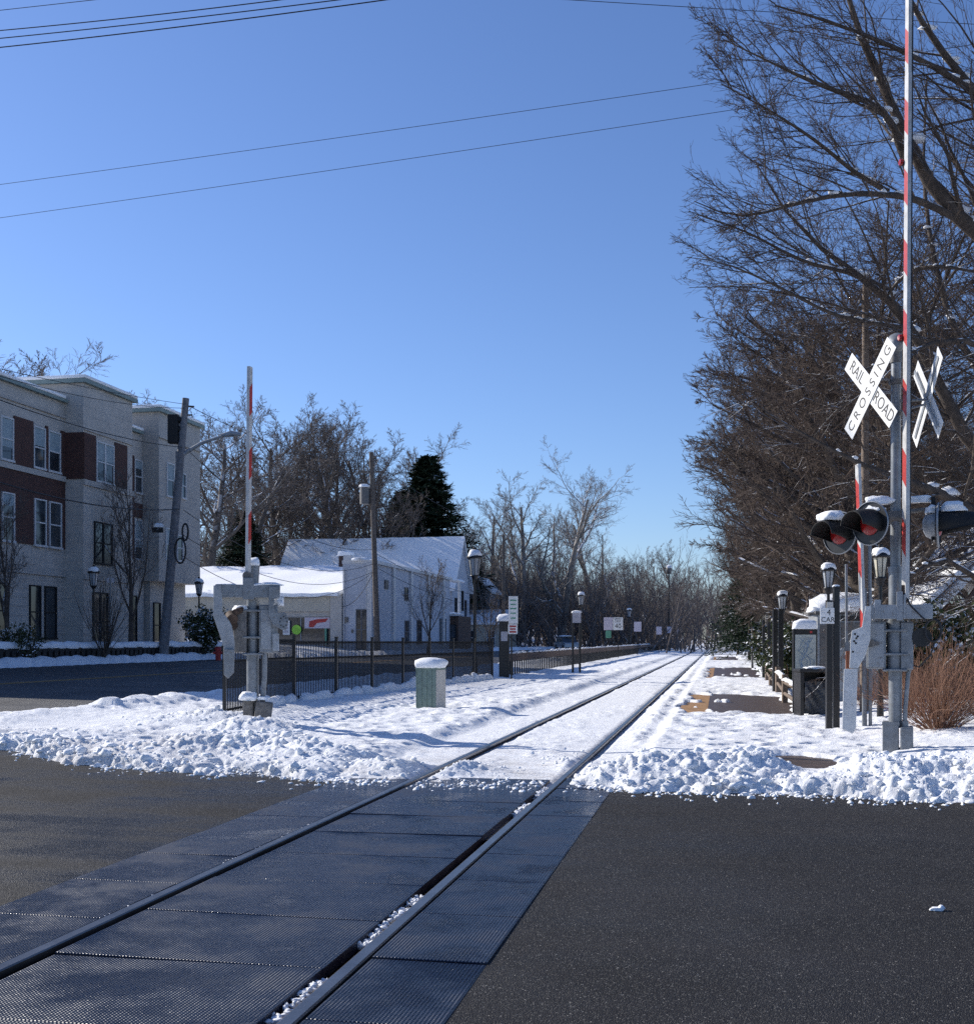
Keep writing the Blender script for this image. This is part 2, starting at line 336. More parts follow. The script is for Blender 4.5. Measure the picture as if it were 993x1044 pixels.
M['twigpale'] = snowtop('pale_twigs', (.19, .17, .155), .9, .4, .8, .56, 1.2, .3, 1, .15, 0); M['barkpale'] = snowtop('pale_bark', (.24, .22, .195), .9, .1, .5, .44, 1.2, .45, 3, .2, .02); M['blind'] = plain('window_blind', (.26, .33, .36), .6, 0, .15, 3)
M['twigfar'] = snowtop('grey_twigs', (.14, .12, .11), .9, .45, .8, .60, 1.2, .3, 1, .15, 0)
M['fir'] = snowtop('needles', (.018, .034, .018), .85, .45, .8, .56, .9, .5, 2, .15, 0)
M['firdark'] = snowtop('dark_needles', (.035, .055, .036), .9, .6, .9, .66, .7, .5, 2, .1, 0)
M['leaf'] = snowtop('shrub_leaves', (.04, .055, .022), .8, .3, .6, .46, 1.5, .6, 3, .2, 0)
M['stem'] = plain('red_brown_stems', (.26, .135, .082), .8, 0, .4, 2)
M['carsilver'] = plain('silver_car_paint', (.35, .37, .40), .25, .6, .05, 3); M['cardark'] = plain('dark_blue_car_paint', (.02, .025, .045), .2, .3, .1, 3)
M['tyre'] = plain('tyre_rubber', (.015, .015, .015), .8); M['headl'] = plain('headlight', (.6, .6, .6), .1, 0, .05)
M['yellow'] = plain('faded_yellow_paint', (.42, .24, .07), .7, 0, .3, 5)
# ------------------------------------------------------------------ mesh builder
def np_mesh(name, V, Fq, smooth=False):
    """V (n,3); Fq (m,k) faces of one size"""
    me = bpy.data.meshes.new(name); n = len(V); m, k = Fq.shape
    me.vertices.add(n); me.vertices.foreach_set('co', np.asarray(V, np.float32).ravel())
    me.loops.add(m*k); me.loops.foreach_set('vertex_index', np.asarray(Fq, np.int32).ravel())
    me.polygons.add(m); me.polygons.foreach_set('loop_start', np.arange(0, m*k, k, dtype=np.int32))
    try: me.polygons.foreach_set('loop_total', np.full(m, k, np.int32))
    except Exception: pass
    if smooth: me.polygons.foreach_set('use_smooth', np.ones(m, bool))
    me.update(calc_edges=True); return me
class MB:
    def __init__(s): s.v = []; s.f = []; s.sm = []
    def add(s, vs, fs, sm=False):
        o = len(s.v); s.v += [tuple(v) for v in vs]; s.f += [tuple(i+o for i in f) for f in fs]; s.sm += [sm]*len(fs)
    def box(s, c, sz, rot=None):
        hx, hy, hz = sz[0]/2, sz[1]/2, sz[2]/2
        vs = [Vector((x, y, z)) for x in (-hx, hx) for y in (-hy, hy) for z in (-hz, hz)]
        if rot is not None: vs = [rot @ v for v in vs]
        vs = [v+Vector(c) for v in vs]
        s.add(vs, [(0, 1, 3, 2), (4, 6, 7, 5), (0, 4, 5, 1), (2, 3, 7, 6), (0, 2, 6, 4), (1, 5, 7, 3)]); return s
    def bx(s, x0, x1, y0, y1, z0, z1): return s.box(((x0+x1)/2, (y0+y1)/2, (z0+z1)/2), (abs(x1-x0), abs(y1-y0), abs(z1-z0)))
    def cyl(s, p0, p1, r0, r1=None, n=12, cap=True, sm=True):
        r1 = r0 if r1 is None else r1; p0 = Vector(p0); p1 = Vector(p1); d = (p1-p0).normalized()
        a = d.orthogonal().normalized(); b = d.cross(a)
        vs = [p0+(a*math.cos(2*math.pi*i/n)+b*math.sin(2*math.pi*i/n))*r0 for i in range(n)]+[p1+(a*math.cos(2*math.pi*i/n)+b*math.sin(2*math.pi*i/n))*r1 for i in range(n)]
        s.add(vs, [(i, (i+1) % n, n+(i+1) % n, n+i) for i in range(n)], sm)
        if cap: s.add(vs[:n], [tuple(range(n))[::-1]]); s.add(vs[n:], [tuple(range(n))])
        return s
    def tube(s, pts, r, n=6):
        pts = [Vector(p) for p in pts]; rs = r if isinstance(r, (list, tuple)) else [r]*len(pts)
        up = None; vs = []
        for i, p in enumerate(pts):
            d = (pts[min(i+1, len(pts)-1)]-pts[max(i-1, 0)]).normalized()
            if up is None: up = d.orthogonal().normalized()
            up = (up-d*up.dot(d)).normalized(); b = d.cross(up)
            vs += [p+(up*math.cos(2*math.pi*k/n)+b*math.sin(2*math.pi*k/n))*rs[i] for k in range(n)]
        fs = [(i*n+k, i*n+(k+1) % n, (i+1)*n+(k+1) % n, (i+1)*n+k) for i in range(len(pts)-1) for k in range(n)]
        s.add(vs, fs, True); s.add(vs[:n], [tuple(range(n))[::-1]]); s.add(vs[-n:], [tuple(range(n))]); return s
    def prism(s, pts, y0, y1):
        """outline in x,z pulled from y0 to y1"""
        n = len(pts); a = sum(pts[i][0]*pts[(i+1) % n][1]-pts[(i+1) % n][0]*pts[i][1] for i in range(n))
        if a < 0: pts = pts[::-1]
        vs = [(x, y0, z) for x, z in pts]+[(x, y1, z) for x, z in pts]
        s.add(vs, [tuple(range(n)), tuple(range(2*n-1, n-1, -1))]+[(i, n+i, n+(i+1) % n, (i+1) % n) for i in range(n)]); return s
    def lathe(s, prof, n=16, c=(0, 0), sm=True):
        vs = [(c[0]+r*math.cos(2*math.pi*k/n), c[1]+r*math.sin(2*math.pi*k/n), z) for r, z in prof for k in range(n)]
        s.add(vs, [(i*n+k, i*n+(k+1) % n, (i+1)*n+(k+1) % n, (i+1)*n+k) for i in range(len(prof)-1) for k in range(n)], sm); return s
    def blob(s, c, sz, seed=0, amp=.18, flat=.25, n=2):
        """lumpy settled snow: rounded box-ish dome"""
        bm = bmesh.new(); bmesh.ops.create_icosphere(bm, subdivisions=n+1, radius=1.0); rr = random.Random(seed)
        ox, oy, oz = rr.random()*50, rr.random()*50, rr.random()*50
        from mathutils import noise as mn
        vs = []
        for v in bm.verts:
            p = v.co.copy(); k = 1+amp*(mn.noise(p*1.6+Vector((ox, oy, oz)))*2+mn.noise(p*4+Vector((ox, oy, oz))))
            q = Vector((math.copysign(abs(p.x)**.65, p.x), math.copysign(abs(p.y)**.65, p.y), p.z))*k
            if q.z < -flat: q.z = -flat
            vs.append((c[0]+q.x*sz[0]/2, c[1]+q.y*sz[1]/2, c[2]+(q.z+flat)*sz[2]/(1+flat)))
        bm.verts.ensure_lookup_table(); fs = [tuple(v.index for v in f.verts) for f in bm.faces]; bm.free()
        s.add(vs, fs, True); return s
    def build(s, name, mat, parent=None, bevel=0, loc=None, rot=None):
        me = bpy.data.meshes.new(name); me.from_pydata([tuple(v) for v in s.v], [], s.f)
        me.polygons.foreach_set('use_smooth', np.array(s.sm, bool)); me.update()
        me.materials.append(M[mat] if isinstance(mat, str) else mat)
        o = bpy.data.objects.new(name, me); COL.objects.link(o)
        if parent is not None: o.parent = parent
        if loc is not None: o.location = loc
        if rot is not None: o.rotation_euler = rot
        if bevel:
            md = o.modifiers.new('bevel', 'BEVEL'); md.width = bevel; md.segments = 2; md.limit_method = 'ANGLE'
        return o
def tag(o, label, cat, group=None, kind=None):
    if label: o['label'] = label
    if cat: o['category'] = cat
    if group: o['group'] = group
    if kind: o['kind'] = kind
    return o
def thing(name, loc, label, cat, group=None, rz=0):
    o = bpy.data.objects.new(name, None); COL.objects.link(o); o.empty_display_size = .2
    o.location = loc; o.rotation_euler = (0, 0, rz); return tag(o, label, cat, group)
def copy_tree(o, parent=None):
    c = o.copy(); COL.objects.link(c)
    if parent is not None: c.parent = parent
    for ch in list(o.children): copy_tree(ch, c)
    return c
def link(name, me, mat, parent=None):
    o = bpy.data.objects.new(name, me); COL.objects.link(o)
    if mat: me.materials.append(M[mat])
    if parent is not None: o.parent = parent
    return o
def text(s, size, mat, parent, loc, rot, name='lettering', ext=.001):
    cu = bpy.data.curves.new('t', 'FONT'); cu.body = s; cu.size = size; cu.extrude = ext; cu.align_x = 'CENTER'; cu.align_y = 'CENTER'
    t = bpy.data.objects.new('t', cu); COL.objects.link(t)
    dg = bpy.context.evaluated_depsgraph_get(); me = bpy.data.meshes.new_from_object(t.evaluated_get(dg))
    bpy.data.objects.remove(t); bpy.data.curves.remove(cu)
    me.materials.clear(); me.materials.append(M[mat]); o = bpy.data.objects.new(name, me); COL.objects.link(o)
    o.parent = parent; o.location = loc; o.rotation_euler = rot; return o
# ================================================================== SETTING
def grid_mesh(name, X, Y, Z, smooth=True):
    r, c = X.shape; V = np.stack([X, Y, Z], -1).reshape(-1, 3)
    i = np.arange(r*c).reshape(r, c)
    Q = np.stack([i[:-1, :-1], i[:-1, 1:], i[1:, 1:], i[1:, :-1]], -1).reshape(-1, 4)
    return np_mesh(name, V, Q, smooth)
def structure(name, me, mat): return tag(link(name, me, mat), None, None, None, 'structure')
# far and surrounding snow-covered ground
gx = np.concatenate([-np.geomspace(900, 20, 40), np.linspace(-18, 18, 13), np.geomspace(20, 900, 40)])
gy = np.concatenate([-np.geomspace(300, 10, 20), np.linspace(-6, 40, 12), np.geomspace(45, 1500, 60)])
GX, GY = np.meshgrid(gx, gy)
structure('ground', grid_mesh('ground', GX, GY, Hn(GX, GY)-.35), 'snow')
# detailed snow sheet in front of the camera
ys = np.concatenate([np.arange(9.2, 17, .028), 17*1.0042**np.arange(0, 200), ])
ys = np.concatenate([ys, ys[-1]*1.018**np.arange(1, 165)])
ss = np.linspace(-.86, .72, 1000)
SX = np.outer(ys, ss); SY = np.repeat(ys[:, None], len(ss), 1)
SZ = Hn(SX, SY)+Tn(SX, SY)
structure('snow_cover', grid_mesh('snow_cover', SX, SY, SZ), 'snow')
# road on both sides of the crossing, in railway coordinates
def road_sheet(u0, u1, nu, ny):
    uu = np.linspace(u0, u1, nu); X = np.zeros((ny, nu)); Y = np.zeros((ny, nu))
    for j, u in enumerate(uu):
        # follow the line u to where the snow starts
        y = np.linspace(0, 60, 1200); x = u+K*y; k = np.argmax(y > edge(x)+.4) if (y > edge(x)+.4).any() else 1199
        yt = y[k]; y_ = np.linspace(-25, max(yt, -20), ny); Y[:, j] = y_; X[:, j] = u+K*y_
    return X, Y
o_v = []
X1, Y1 = road_sheet(-60, -4.03, 90, 60); X2, Y2 = road_sheet(-1.07, 45, 60, 40)
structure('road', grid_mesh('road', X1, Y1, Hn(X1, Y1)), 'wetroad')
structure('road', grid_mesh('road', X2, Y2, Hn(X2, Y2)), 'road')
# parallel street
yy = np.concatenate([np.linspace(5, 60, 40), np.geomspace(62, 600, 60)])
fr = np.linspace(0, 1, 12); a_ = ustreet(yy)-.5; b_ = unear(yy)+.6
UUs = a_[:, None]*(1-fr)+b_[:, None]*fr; YYs = np.repeat(yy[:, None], 12, 1); XXs = UUs+K*YYs
structure('street', grid_mesh('street', XXs, YYs, Hn(XXs, YYs)+.006), 'street')
for off in (-.12, .12):
    c = (a_*.53+b_*.47)+off; XX = np.stack([c-.06+K*yy, c+.06+K*yy], 1); YY = np.stack([yy, yy], 1)
    structure('street_centre_line', grid_mesh('line', XX, YY, Hn(XX, YY)+.012), 'yellow')
# ballast bed, platform
def strip(u0, u1, y0, y1, z, n=2):
    y = np.linspace(y0, y1, n); return np.stack([u0+K*y, u1+K*y], 1), np.stack([y, y], 1), np.full((n, 2), z)
structure('track_bed', grid_mesh('bed', *strip(-4.4, -.95, -6, 13.5, -.13)), 'ballast')
structure('platform', grid_mesh('platform', *strip(-.25, 1.9, 13, 150, .022)), 'brickpave')
structure('platform_edge_strip', grid_mesh('tac', *strip(-.85, -.25, 13, 150, .024)), 'tactile')
structure('path', grid_mesh('path', np.array([[2.6, 5.0], [2.6, 5.6]]), np.array([[12.2, 11.6], [15.6, 15.6]]), np.array([[.012, .012], [.012, .012]])), 'road')
for nm in ('platform', 'platform_edge_strip'): bpy.data.objects[nm].location.z = 0
# crossing surface: rubber panels, one mesh each
CT = math.cos(ANG); ST = math.sin(ANG)
cr = thing('level_crossing_surface', (0, 0, 0), 'dark sky-tinted ribbed rubber panels laid between and beside the rails across the road', 'crossing surface')
pr = random.Random(3)
for (u0, u1) in ((-4.03, -3.315), (-3.165, -1.80), (-1.632, -1.07)):
    w = (u1-u0)*CT; y = -2.6; k = 0
    while y < 11.75:
        ln = .914*CT; yc = y+ln/2; uc = (u0+u1)/2
        mb = MB().box((0, 0, -.03), (w, .906, .06))
        p = mb.build('panel', 'panel', cr, bevel=.004)
        p.location = (uc+K*yc, yc, .006+pr.uniform(-.002, .003)); p.rotation_euler = (pr.uniform(-.004, .004), pr.uniform(-.005, .005), -ANG)
        if k % 2 == 0 and u1-u0 < .66 and u0 in (-3.13, -2.484) or False:
            pass
        y += ln; k += 1
# rails
def rail(u, label):
    prof = [(-.035, 0), (-.036, -.03), (-.012, -.045), (-.010, -.12), (-.07, -.135), (-.07, -.15), (.07, -.15), (.07, -.135), (.010, -.12), (.012, -.045), (.036, -.03), (.035, 0), (.028, .006), (-.028, .006)]
    r = thing('rail', (u, 0, .009), label, 'rail', 'rails of the railway track'); ln = 520
    h = MB(); hp = [(-.036, -.03), (-.036, 0), (-.028, .006), (.028, .006), (.036, 0), (.036, -.03)]
    h.prism(hp, -6, ln); o = h.build('rail_head', 'rail', r); o.rotation_euler = (0, 0, -ANG)
    w = MB(); w.prism([(-.034, -.03), (-.012, -.046), (-.010, -.12), (-.07, -.135), (-.07, -.15), (.07, -.15), (.07, -.135), (.010, -.12), (.012, -.046), (.034, -.03)], -6, ln)
    o = w.build('rail_web', 'rust', r); o.rotation_euler = (0, 0, -ANG)
rail(UL, 'left-hand steel rail running through the crossing and away over the snow')
rail(UR, 'right-hand steel rail with snow packed along its inner edge')
# loose lumps of snow: countless
def ico(n):
    bm = bmesh.new(); bmesh.ops.create_icosphere(bm, subdivisions=n, radius=1); v = np.array([p.co[:] for p in bm.verts]); f = np.array([[q.index for q in p.verts] for p in bm.faces]); bm.free(); return v, f
iv, if_ = ico(2); rg = np.random.default_rng(5)
def lumps(P, S, name, mat):
    n = len(P); k = len(iv); j = 1+.36*rg.standard_normal((n, k, 1))*.6
    sc = S[:, None, None]*rg.uniform(.55, 1.5, (n, 1, 3)); V = iv[None]*j*sc
    a = rg.uniform(0, 6.28, n); c, s = np.cos(a)[:, None], np.sin(a)[:, None]
    V = np.stack([V[..., 0]*c-V[..., 1]*s, V[..., 0]*s+V[..., 1]*c, V[..., 2]*.75], -1)+P[:, None]
    Fq = (if_[None]+(np.arange(n)*k)[:, None, None]).reshape(-1, 3)
    return tag(link(name, np_mesh(name, V.reshape(-1, 3), Fq, False), mat), None, None)
pts = []; siz = []
while len(pts) < 3400:
    q = rg.random()
    if q < .45:
        b = BANKS[rg.integers(len(BANKS))]; x = b[0]+rg.normal()*b[2]*.8; y = b[1]+rg.normal()*b[3]*.8
    elif q < .9:
        x = rg.uniform(-6.5, 5.6); y = float(edge(x))+abs(rg.normal())*.35-.04
    else:
        x = rg.uniform(-6.5, 5.6); y = float(edge(x))-abs(rg.normal())*.22
    u = x-K*y
    if abs(u-UL) < .13 or abs(u-UR) < .13: continue
    s = min(.055, .009*(1+rg.pareto(2.0)))
    if y < edge(x): s = min(s, .03)
    if -4.2 < u < -.9: s = min(s, .03)
    if wp(795, 12) < x < wp(850, 12): s = min(s, .02)
    z = gz(x, y)+s*.12; pts.append((x, y, z)); siz.append(s)
tag(lumps(np.array(pts), np.array(siz), 'snow_lumps', 'cap'), 'loose lumps of ploughed snow scattered along the edge of the road', 'snow lumps', None, 'stuff')
pts = []; siz = []
for i in range(1500):
    y = rg.uniform(3.6, 12); u = UR-.09+rg.normal()*.018; s = rg.uniform(.006, .017) if y < 9 else rg.uniform(.008, .02)
    if vn(np.array([y*1.8]), np.array([0.]), 77)[0] < .38: continue
    pts.append((u+K*y, y, -.045+rg.uniform(0, .035))); siz.append(s)
for i in range(200):
    y = rg.uniform(3.6, 12); u = UL-.06+rg.normal()*.008
    if vn(np.array([y*1.5]), np.array([0.]), 78)[0] < .55: continue
    pts.append((u+K*y, y, .0)); siz.append(rg.uniform(.004, .01))
tag(lumps(np.array(pts), np.array(siz), 'snow_crumbs', 'cap'), 'crumbs of snow packed in the slot beside the right-hand rail', 'snow crumbs', None, 'stuff')
sl = MB().blob((0, 0, 0), (.075, .04, .018), 4); sl.blob((.03, .01, .008), (.03, .03, .02), 8)
o = sl.build('snow_lump', 'cap'); o.location = (xp(955, 1800/277), 1800/277, .002); tag(o, 'small lone lump of snow on the bare asphalt at the right', 'snow lump')
# ================================================================== GATES AND SIGNALS
def snowcap(c, sz, seed, parent, amp=.14, flat=.3, name='snow_cap'):
    return MB().blob(c, sz, seed, amp, flat).build(name, 'cap', parent)
def frame_axes(n):
    """local y -> -n  (the object faces along its own -y)"""
    return math.atan2(n[0], -n[1])
def signal_light(parent, c, n, seed, label=None, snow=(True, True), hl=.36):
    rz = frame_axes(n)
    r = MB().cyl((0, 0, 0), (0, .022, 0), .27, .27, 32).build('signal_light', 'blackdisc', parent, loc=c, rot=(0, 0, rz))
    hou = MB(); hou.lathe([(.17, 0), (.165, .07), (.13, .13), (.06, .165), (.0, .17)], 20)
    h = hou.build('housing', 'galv2', r); h.rotation_euler = (-math.pi/2, 0, 0); h.location = (0, .02, 0)
    le = MB().lathe([(.15, 0), (.14, .016), (.09, .032), (.0, .04)], 20).build('lens', 'red', r); le.rotation_euler = (math.pi/2, 0, 0); le.location = (0, -.012, 0)
    rim = MB(); rim.lathe([(.27, .022), (.283, .011), (.27, -.003), (.255, -.004), (.255, .005)], 32); q = rim.build('rim', 'galv2', r); q.rotation_euler = (math.pi/2, 0, 0); q.location = (0, .005, 0)  # grey ring paints the sunlight caught on the black disc's edge
    # hood: long visor open below
    v = []; f = []; n1 = 18; n2 = 7
    for sgn, rr in ((0, .185), (1, .178)):
        for j in range(n2+1):
            t = j/n2; a0 = R(-38+40*t); a1 = R(180+38-40*t)
            for i in range(n1+1):
                a = a0+(a1-a0)*i/n1; drop = -.04*t*t; rr_ = rr*(1-.05*t)
                v.append((math.cos(a)*rr_, -.0-hl*t, math.sin(a)*rr_+drop))
    W = n1+1; o2 = W*(n2+1)
    for j in range(n2):
        for i in range(n1):
            q_ = (j*W+i, j*W+i+1, (j+1)*W+i+1, (j+1)*W+i); f.append(q_); f.append(tuple(k+o2 for k in q_[::-1]))
    for i in range(n1): f.append((n2*W+i, n2*W+i+1, o2+n2*W+i+1, o2+n2*W+i))
    for j in range(n2):
        f.append((j*W, (j+1)*W, o2+(j+1)*W, o2+j*W)); f.append((j*W+n1, (j+1)*W+n1, o2+(j+1)*W+n1, o2+j*W+n1))
    hd = MB(); hd.add(v, f, True); hd.build('hood', 'blackmatt', r)
    if snow[0]: snowcap((0, -.17, .15), (.30, .30, .13), seed, r, .15, .35)
    if snow[1]: snowcap((0, .07, .14), (.26, .16, .10), seed+3, r, .2, .35)
    return r
def crossbuck(parent, c, n, letters=True):
    rz = frame_axes(n); w = .25; ln = 1.36
    b1 = MB().box((0, 0, 0), (ln, .006, w)).build('crossbuck', 'sign', parent, bevel=.002, loc=c, rot=(0, 0, rz))
    b1.rotation_euler = (Matrix.Rotation(rz, 4, 'Z') @ Matrix.Rotation(R(-46), 4, 'Y')).to_euler()
    b2 = MB().box((0, .011, 0), (w, .006, ln)).build('blade', 'sign', b1, bevel=.002)
    text('C R O S S I N G', .185, 'ink', b1, (0, -.0045, 0), (R(90), 0, 0), ext=.0008)
    for s, t in ((1, 'RAIL'), (-1, 'ROAD')):
        q = text(t, .215, 'ink', b1, (0, .0062, s*.40), (R(90), R(90), 0), ext=.0008); q.scale = (.88, 1, 1)
    st = MB().box((0, .022, 0), (.05, .012, ln*.9)).box((0, .03, 0), (ln*.9, .012, .05)); st.build('stiffener', 'galv2', b1)
    return b1
def arm_lamp(parent, c, n):
    rz = frame_axes(n)
    r = MB().box((0, 0, 0), (.05, .08, .09)).build('arm_lamp', 'blackmatt', parent, bevel=.006, loc=c, rot=(0, 0, rz))
    l = MB().cyl((0, -.07, 0), (0, -.035, 0), .036, .042, 14).build('lens', 'red', r)
    return r
# --- right-hand mast
VR = math.atan(xp(914, 1)); RY = 15.05
mast = thing('crossing_signal', (xp(914, RY), RY, .12), 'silver crossing mast with crossbucks, flashing-light heads and a tall raised red-white gate arm', 'crossing signal', None, -VR)
S = 79.7
def lx(px): return (px-914)/S
def lz(py): return (762-py)/S
nF = (-math.sin(R(55)), -math.cos(R(55)))
MB().cyl((-.015, 0, .25), (-.015, 0, lz(582)), .082, n=24).cyl((-.015, 0, lz(584)), (-.015, 0, lz(578)), .09, n=24).cyl((-.015, 0, lz(582)), (-.005, 0, lz(368)), .062, n=24).build('pole', 'galv', mast)
MB().cyl((-.01, 0, lz(370)), (-.01, 0, lz(356)), .075, n=20).cyl((-.01, 0, lz(392)), (-.01, 0, lz(387)), .085, n=20).cyl((-.01, 0, lz(424)), (-.01, 0, lz(420)), .08, n=20).build('pole_band', 'dirtysteel', mast)
bl = MB().lathe([(.0, .07), (.08, .06), (.125, .02), (.135, -.03), (.12, -.05), (.0, -.052)], 24).build('bell', 'galv', mast)
bl.location = (-.01, -.04, lz(350)); bl.rotation_euler = (R(78), 0, R(-20))
MB().box((.09, -.02, lz(346)), (.06, .07, .08)).build('bell_striker', 'blackmatt', mast, bevel=.008)
base_ = MB().bx(-.17, .03, -.12, .12, -.15, .33).build('junction_box', 'galv', mast, bevel=.012)
MB().bx(-.175, .035, -.128, -.12, .285, .33).build('lid', 'galv', base_, bevel=.003)
b2_ = MB().bx(.045, .2, -.17, .06, -.15, .27).build('junction_box', 'galv', mast, bevel=.015)
MB().bx(.055, .19, -.18, -.17, -.1, .25).build('door', 'galv', b2_, bevel=.004)
MB().tube([(.1, -.05, .27), (.105, -.05, .5), (.14, -.04, .95), (.16, -.03, 1.02)], .028, 10).tube([(.1, -.05, .26), (.1, -.05, .34)], .045, 10).build('cable_pipe', 'galv', mast)
g1 = MB().bx(lx(885), lx(904), -.16, .12, lz(682), lz(633)).build('gate_mechanism', 'galv', mast, bevel=.02)
MB().bx(lx(886.5), lx(902), -.172, -.16, lz(680), lz(636)).build('cover', 'galv2', g1, bevel=.005)
MB().cyl((lx(887), -.15, lz(640)), (lx(887)-.04, -.2, lz(640)), .035, n=12).cyl((lx(890), -.17, lz(656)), (lx(890), -.21, lz(656)), .05, n=12).cyl((lx(895), -.17, lz(656)), (lx(895), -.2, lz(656)), .03, n=10).build('shaft', 'dirtysteel', g1)
MB().bx(lx(918), lx(930), -.14, .13, lz(683), lz(634)).build('gate_mechanism', 'galv', mast, bevel=.02)
MB().cyl((-.015, -.02, lz(684)), (-.015, -.02, lz(632)), .105, n=24).build('sleeve', 'galv', mast)
for y_ in (683, 667, 643):
    fl = MB(); fl.box((-.02, -.02, lz(y_)), (.30, .27, .03)).cyl((-.16, -.15, lz(y_)), (-.11, -.15, lz(y_)), .02, n=8).cyl((.08, -.15, lz(y_)), (.12, -.15, lz(y_)), .02, n=8)
    fl.build('clamp_band', 'galv', mast, bevel=.006)

MB().bx(lx(889), lx(948), -.24, -.12, lz(631.5), lz(617)).bx(lx(893), lx(899), -.25, -.11, lz(631), lz(612)).bx(lx(914), lx(920), -.25, -.11, lz(633), lz(604)).bx(lx(920.5), lx(923), -.25, -.11, lz(631), lz(607)).build('cross_beam', 'galv2', mast, bevel=.006)
bo = MB()
for i in range(7): bo.cyl((lx(898+i*7), -.2, lz(634)), (lx(898+i*7), -.2, lz(631)), .013, n=8)
bo.build('bolt', 'dirtysteel', mast)
def z5(pts): return [(lx(793+a/3.48), lz(480+b/3.48)) for a, b in pts]
MB().prism(z5([(337, 482), (318, 482), (306, 555), (272, 568), (268, 600), (264, 700), (292, 702), (318, 655), (334, 600)]), -.30, -.25).build('counterweight_bracket', 'lightplate', mast, bevel=.006)
MB().prism(z5([(246, 703), (292, 703), (286, 912), (276, 930), (240, 914)]), -.36, -.24).build('counterweight', 'lightplate', mast, bevel=.008)
MB().cyl(*[(lx(793+236/3.48), -.31, lz(480+722/3.48)), (lx(793+262/3.48), -.31, lz(480+722/3.48))], .014, n=8).cyl((lx(793+236/3.48), -.31, lz(480+778/3.48)), (lx(793+262/3.48), -.31, lz(480+778/3.48)), .014, n=8).build('bolt', 'dirtysteel', mast)
spk = MB()
for (a, b) in ((283, 580), (288, 595), (280, 605), (292, 588), (276, 642), (286, 612)): q = z5([(a, b)])[0]; spk.cyl((q[0], -.304, q[1]), (q[0], -.299, q[1]), .014, n=8)
spk.build('bolt_hole', 'ink', mast)
MB().cyl((lx(921), -.2, lz(610)), (lx(921), -.12, lz(610)), .07, n=16).box((lx(921), -.19, lz(603)), (.06, .05, .14)).cyl((lx(923), -.22, lz(613)), (lx(923), -.16, lz(613)), .035, n=10).build('arm_hinge', 'rust', mast)
# gate arm, own local frame (its -y is the striped face)
AL = 9.2
M['armR'] = m_stripe('gate_arm_stripes', 1.0, .34, .88)
ap = MB()
for (z0, z1, w) in ((0, 3.4, .115), (3.4, 6.6, .105), (6.6, AL, .095)): ap.bx(-w/2, w/2, -.026, .026, z0, z1)
arm = ap.build('gate_arm', M['armR'], mast, bevel=.003)
arm.location = (lx(922.5), -.17, lz(612)); arm.rotation_euler = (0, R(.75), frame_axes((-math.sin(R(66)), -math.cos(R(66)))))
for zz in (1.4+0.2, 5.53, 8.6): 
    a_l = arm_lamp(arm, (-.09 if zz < 6 else -.06, 0, zz+.0), (0, -1)); 
    if zz < 2: a_l.location.z = 3.32
cp = MB(); cp.tube([(.05, .03, .1), (.055, .03, 3), (.05, .03, 6), (.045, .03, 8.4)], .009, 6); cp.build('arm_cable', 'cable', arm)
# hose loop and motor on the right of the beam
lp = MB(); lp.tube([(lx(921), -.2, lz(605)), (lx(927), -.25, lz(618)), (lx(938), -.26, lz(630)), (lx(943), -.22, lz(634))], .010, 6)
lp.tube([(lx(948.5)+.095*math.cos(t), -.2, lz(643)+.14*math.sin(t)) for t in np.linspace(0, 6.3, 25)], .014, 8); lp.tube([(lx(950), -.2, lz(655)), (lx(946), -.16, lz(668)), (lx(935), -.1, lz(680)), (lx(925), -.05, lz(676))], .010, 6)
lp.build('hose', 'cable', mast)
MB().cyl((lx(938), -.14, lz(650)), (lx(938), -.02, lz(650)), .12, .11, 20).build('motor_cover', 'blackdisc', mast, bevel=.01)
# cross arm and light heads
MB().cyl((-.62, -.06, lz(528)), (.5, .05, lz(519)), .03, n=10).cyl((-.1, 0, lz(527)), (.09, 0, lz(527)), .085, n=14).box((0, 0, lz(524)), (.2, .17, .06)).build('light_crossarm', 'dirtysteel', mast)
snowcap((-.22, -.04, lz(514)), (.34, .16, .11), 11, mast, .2); snowcap((.26, .02, lz(513)), (.30, .13, .08), 12, mast, .25)
inp = Vector((math.cos(R(55)), -math.sin(R(55)), 0)); c0 = Vector((-.52, -.13, lz(537)))
nC = (-math.sin(R(38)), -math.cos(R(38)))
signal_light(mast, Vector((-.70, .12, lz(541))), nC, 1); signal_light(mast, Vector((-.31, -.28, lz(535))), nC, 5, snow=(False, True))
MB().tube([(-.1, 0, lz(527)), (-.31, -.22, lz(530)), (-.31, -.24, lz(535))], .028, 8).tube([(-.62, -.06, lz(528)), (-.70, .16, lz(535))], .028, 8).build('light_bracket', 'dirtysteel', mast)
nB = (math.sin(R(84)), -math.cos(R(84)))
signal_light(mast, Vector((.5, .0, lz(536))), nB, 21, hl=.44)
signal_light(mast, Vector((.52, .72, lz(533))), nB, 31, hl=.40)
MB().box((.43, .36, lz(528)), (.05, .9, .05)).build('light_crossarm', 'dirtysteel', mast)
MB().box((lx(949), -.02, lz(530)), (.05, .05, .55)).build('light_bracket', 'blackmatt', mast)
cb = crossbuck(mast, Vector((lx(888), -.17, lz(398))), nF)
cb2 = crossbuck(mast, Vector((lx(944), .02, lz(408))), (math.sin(R(73)), math.cos(R(73))))
